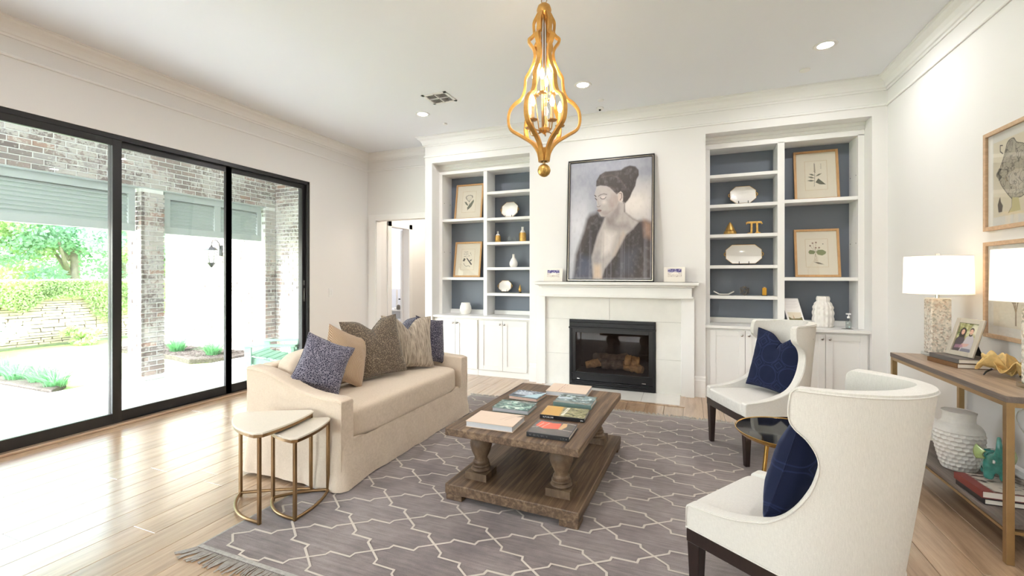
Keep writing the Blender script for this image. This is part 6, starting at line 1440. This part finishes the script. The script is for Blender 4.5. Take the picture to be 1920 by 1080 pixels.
put('vase_body', MB().grid(vf, 264, 150, cu=True), 'porcelain_dull', t, smooth=180, recalc=False)
put('inner_wall', MB().lathe([(.083, .352), (.079, .355), (.072, .34), (.070, .30), (.095, .25), (.10, .1), (.001, .02)], 40, vx, vy, vz), 'porcelain_dull', t, smooth=60)
put('foot', MB().lathe([(.001, 0), (.070, 0), (.082, .006)], 40, vx, vy, vz), 'porcelain_dull', t)
ck = Canvas(60, 60, (206, 196, 186)); ck.blend((ck.noise(6, 77)-.5)*6, (92, 76, 70)); ck.blend((ck.noise(9, 79)-.62)*6, (60, 48, 46)); ck.poly([(0, 0), (.16, 0), (.16, 1), (0, 1)], (118, 52, 46), .01)
lb1 = book2('black-spined book at the bottom of the lower shelf stack', (1.440, 3.045, .1878), 2, .30, .245, .028, 'cover_black', 'page_white', 'cover_black')
lb2 = book2('dark red-spined picture book carrying the elephant', (1.436, 3.055, .2162), 2, .30, .245, .036, 'cover_red', 'page_white', 'cover_red', cv=ck)
scribble((1.4345+.0, 3.20, .228), .05, .012, 4, 'gold_rim', lb2, 12, u=(0, -1, 0), v=(0, 0, 1), out=(-1, 0, 0)); scribble((1.4385, 3.24, .197), .14, .010, 12, 'ink_white', lb1, 13, u=(0, -1, 0), v=(0, 0, 1), out=(-1, 0, 0))
# glazed elephant: one skinned body with legs, raised trunk, ears
ex, ey, ez = 1.575, 3.24, .2528
t = thing('elephant_figurine', 'turquoise glazed elephant with a raised trunk standing on the books', 'figurine', (ex, ey, ez), R(-108))
J = [(0, 0, .11), (.045, 0, .12), (.075, 0, .145), (.10, 0, .165), (.118, 0, .195), (.112, 0, .235), (.105, 0, .268), (-.05, 0, .112), (-.075, 0, .09)]
RD = [.052, .050, .042, .024, .016, .012, .008, .046, .012]
E_ = [(0, 1), (1, 2), (2, 3), (3, 4), (4, 5), (5, 6), (0, 7), (7, 8)]
for (x, y, par) in ((.045, .03, 1), (.045, -.03, 1), (-.048, .03, 7), (-.048, -.03, 7)):
    b = len(J); J += [(x, y, .065), (x, y, .012)]; RD += [.024, .022]; E_ += [(par, b), (b, b+1)]
me = bpy.data.meshes.new('body'); me.from_pydata(J, E_, []); o = bpy.data.objects.new('body', me); COL.objects.link(o); o.parent = t; me.materials.append(MATS['teal_glass'])
sk = o.modifiers.new('skin', 'SKIN'); sk.use_smooth_shade = True
for i, v in enumerate(me.skin_vertices[0].data if me.skin_vertices else []): v.radius = (RD[i], RD[i])
if not me.skin_vertices:
    pass
md = o.modifiers.new('sub', 'SUBSURF'); md.levels = 2; md.render_levels = 2
for s_ in (-1, 1):
    put('ear', MB().grid(lambda a, b: (.055-.05*b*(1-.3*a), s_*(.040+.03*b+.012*sin(a*3)), .165-.075*a*(.5+b*.5)+.02*b), 9, 9), 'green_glaze', t, world=False, smooth=180, recalc=False).modifiers.new('s', 'SOLIDIFY').thickness = .006
    put('tusk', MB().tube([(.098, s_*.016, .135), (.118, s_*.020, .128), (.130, s_*.020, .138)], [.006, .005, .002], 8), 'porcelain', t, world=False, smooth=180)
put('tag', MB().box(-.02, .005, -.058, -.055, .13, .155).box(-.02, .005, .055, .058, .13, .155), 'cover_cream', t, world=False)
# lamp cord down the wall
cord = [(1.80, 3.62, .78), (1.842, 3.60, .74), (1.840, 3.56, .66), (1.842, 3.53, .60), (1.840, 3.57, .565), (1.842, 3.59, .52), (1.840, 3.56, .48), (1.842, 3.52, .45), (1.840, 3.44, .41), (1.842, 3.37, .385), (1.842, 3.25, .33), (1.842, 3.1, .26)]
tag(put('lamp_cord', MB().tube([tuple(p) for p in smoothline(cord, 5)], .0026, 6), 'cord_white', smooth=180), 'thin pale lamp cord hanging down the wall under the console', 'cord')
# ================================================================== prints on the right wall
def wall_frame(label, z0, z1, art):
    y0, y1 = 3.30, 3.88; X = XR-.001
    t = thing('wall_print', label, 'framed picture', (X, (y0+y1)/2, z0)); f = .026
    b = lambda a0, a1, c0, c1, x0=X-.024: MB().box(x0, X, a0, a1, c0, c1)
    put('wooden_frame', b(y0, y0+f, z0, z1).join(b(y1-f, y1, z0, z1)).join(b(y0+f, y1-f, z0, z0+f)).join(b(y0+f, y1-f, z1-f, z1)), 'pale_frame', t, bevel=.002)
    put('mat_board', MB().box(X-.008, X-.001, y0+f, y1-f, z0+f, z1-f), 'paper_white', t)
    mg = .055; printed('print_sheet', art, (X-.0092, y1-f-mg, z0+f+mg), (0, -(y1-y0-2*f-2*mg), 0), (0, 0, z1-z0-2*f-2*mg), t)
    put('pane', MB().box(X-.016, X-.0145, y0+f, y1-f, z0+f, z1-f), 'frame_glass', t)
mat('paper_white', srgb(232, 229, 222), .7)
ca = Canvas(210, 240, (230, 220, 198)); ca.asp = 1.15; ink = (96, 90, 82)
shape = [(.42, .2), (.3, .3), (.16, .45), (.14, .6), (.22, .74), (.28, .86), (.33, .95), (.45, .97), (.52, .9), (.68, .84), (.86, .7), (.92, .5), (.82, .34), (.66, .22), (.55, .2)]
shape = [(p.x, p.y) for p in smoothline([(a, b, 0) for a, b in shape+[shape[0]]], 4)][:-1]
c0_ = ca.c.copy(); ca.poly(shape, (186, 178, 160), .012); nn_ = ca.noise(7, 5, 2); m_ = np.abs(ca.c-c0_).sum(2) > .05
ca.blend(np.clip(1.3-np.abs(nn_-.5)/.02, 0, 1)*.9*m_, ink); n3_ = ca.noise(13, 6, 2); ca.blend(np.clip(1.3-np.abs(n3_-.5)/.03, 0, 1)*.8*m_, (84, 78, 70)); n4_ = ca.noise(22, 16, 2); ca.blend(np.clip(1.2-np.abs(n4_-.5)/.04, 0, 1)*.4*m_, (84, 78, 70)); ca.blend((ca.noise(4, 8, 2)-.55)*2.4*m_, (120, 112, 100))
for i in range(len(shape)): ca.line([shape[i], shape[(i+1) % len(shape)]], .006, (80, 74, 68), .8)
ca.poly([(.42, .22), (.56, .2), (.6, .04), (.34, .03), (.42, .1)], (206, 196, 148), .01); ca.line([(.42, .22), (.41, .1), (.34, .03)], .004, ink)
ca.poly([(.14, .24), (.10, .16), (.12, .06), (.2, .06), (.22, .14), (.17, .2), (.16, .26)], (110, 98, 88), .01)
for k in range(14): a = k*.45; ca.line([(.16+.03*cos(a), .52+.008*k), (.10+.03*cos(a), .48+.012*k)], .005, (60, 56, 52))
ca.line([(.22, .82), (.16, .86), (.16, .94), (.21, .93)], .008, (90, 82, 76))
cb_ = Canvas(130, 150, (230, 222, 204)); cb_.asp = 1.15; rr = random.Random(2)
def branch(x, y, a, L, w, d):
    x2, y2 = x+L*cos(a), y+L*sin(a); cb_.line([(x, y), (x2, y2)], w, (140, 122, 98))
    if d: 
        for q in (-.42, .05, .45): branch(x2, y2, a+q+rr.uniform(-.15, .15), L*rr.uniform(.62, .82), w*.7, d-1)
branch(.5, .05, pi/2, .16, .016, 5)
wall_frame('upper framed engraving of a large veined cabbage-like head, right wall', 1.668, 2.308, ca)
wall_frame('lower framed print of a branching coral, right wall behind the lamp', .975, 1.596, cb_)
# ================================================================== desk and lamp in the room beyond the hall
t = thing('writing_desk', 'white-topped grey desk on crossed dark legs in the far room', 'desk', (-5.45, 7.2, 0))
put('desktop', MB().box(-6.1, -4.88, 6.95, 7.45, .70, .725), 'porcelain', t, bevel=.003); put('drawer_box', MB().box(-6.06, -4.92, 6.97, 7.43, .56, .70), 'grey_desk', t, bevel=.003)
for s_ in (6.99, 7.41):
    put('leg', MB().tube([(-5.85, s_, .56), (-5.1, s_, .02)], .016, 8), 'black_metal', t); put('leg', MB().tube([(-5.1, s_, .56), (-5.85, s_, .02)], .016, 8), 'wire_grey', t)
put('stretcher', MB().tube([(-5.85, 6.99, .03), (-5.1, 6.99, .03)], .012, 8), 'black_metal', t)
lx, ly = -5.22, 7.15
t = thing('desk_lamp', 'slim glass table lamp with a pale shade on the far desk', 'lamp', (lx, ly, .7255))
put('glass_stem', MB().lathe([(.055, .726), (.058, .75), (.03, .76), (.022, .80), (.014, 1.08), (.008, 1.1)], 16, lx, ly), 'porcelain', t, smooth=40)
put('lamp_shade', MB().lathe([(.14, 1.12), (.13, 1.33)], 32, lx, ly), 'lamp_shade', t, smooth=60, recalc=False)
light('bulb_light', 'POINT', (lx, ly, 1.2), 1.6, (1, .8, .62), t, .03)
lathe = put('small_vase', MB().lathe([(.03, .726), (.04, .75), (.035, .80), (.02, .82)], 16, lx+.12, ly-.12), 'wire_grey', smooth=40); tag(lathe, 'small grey pot beside the far desk lamp', 'vase')
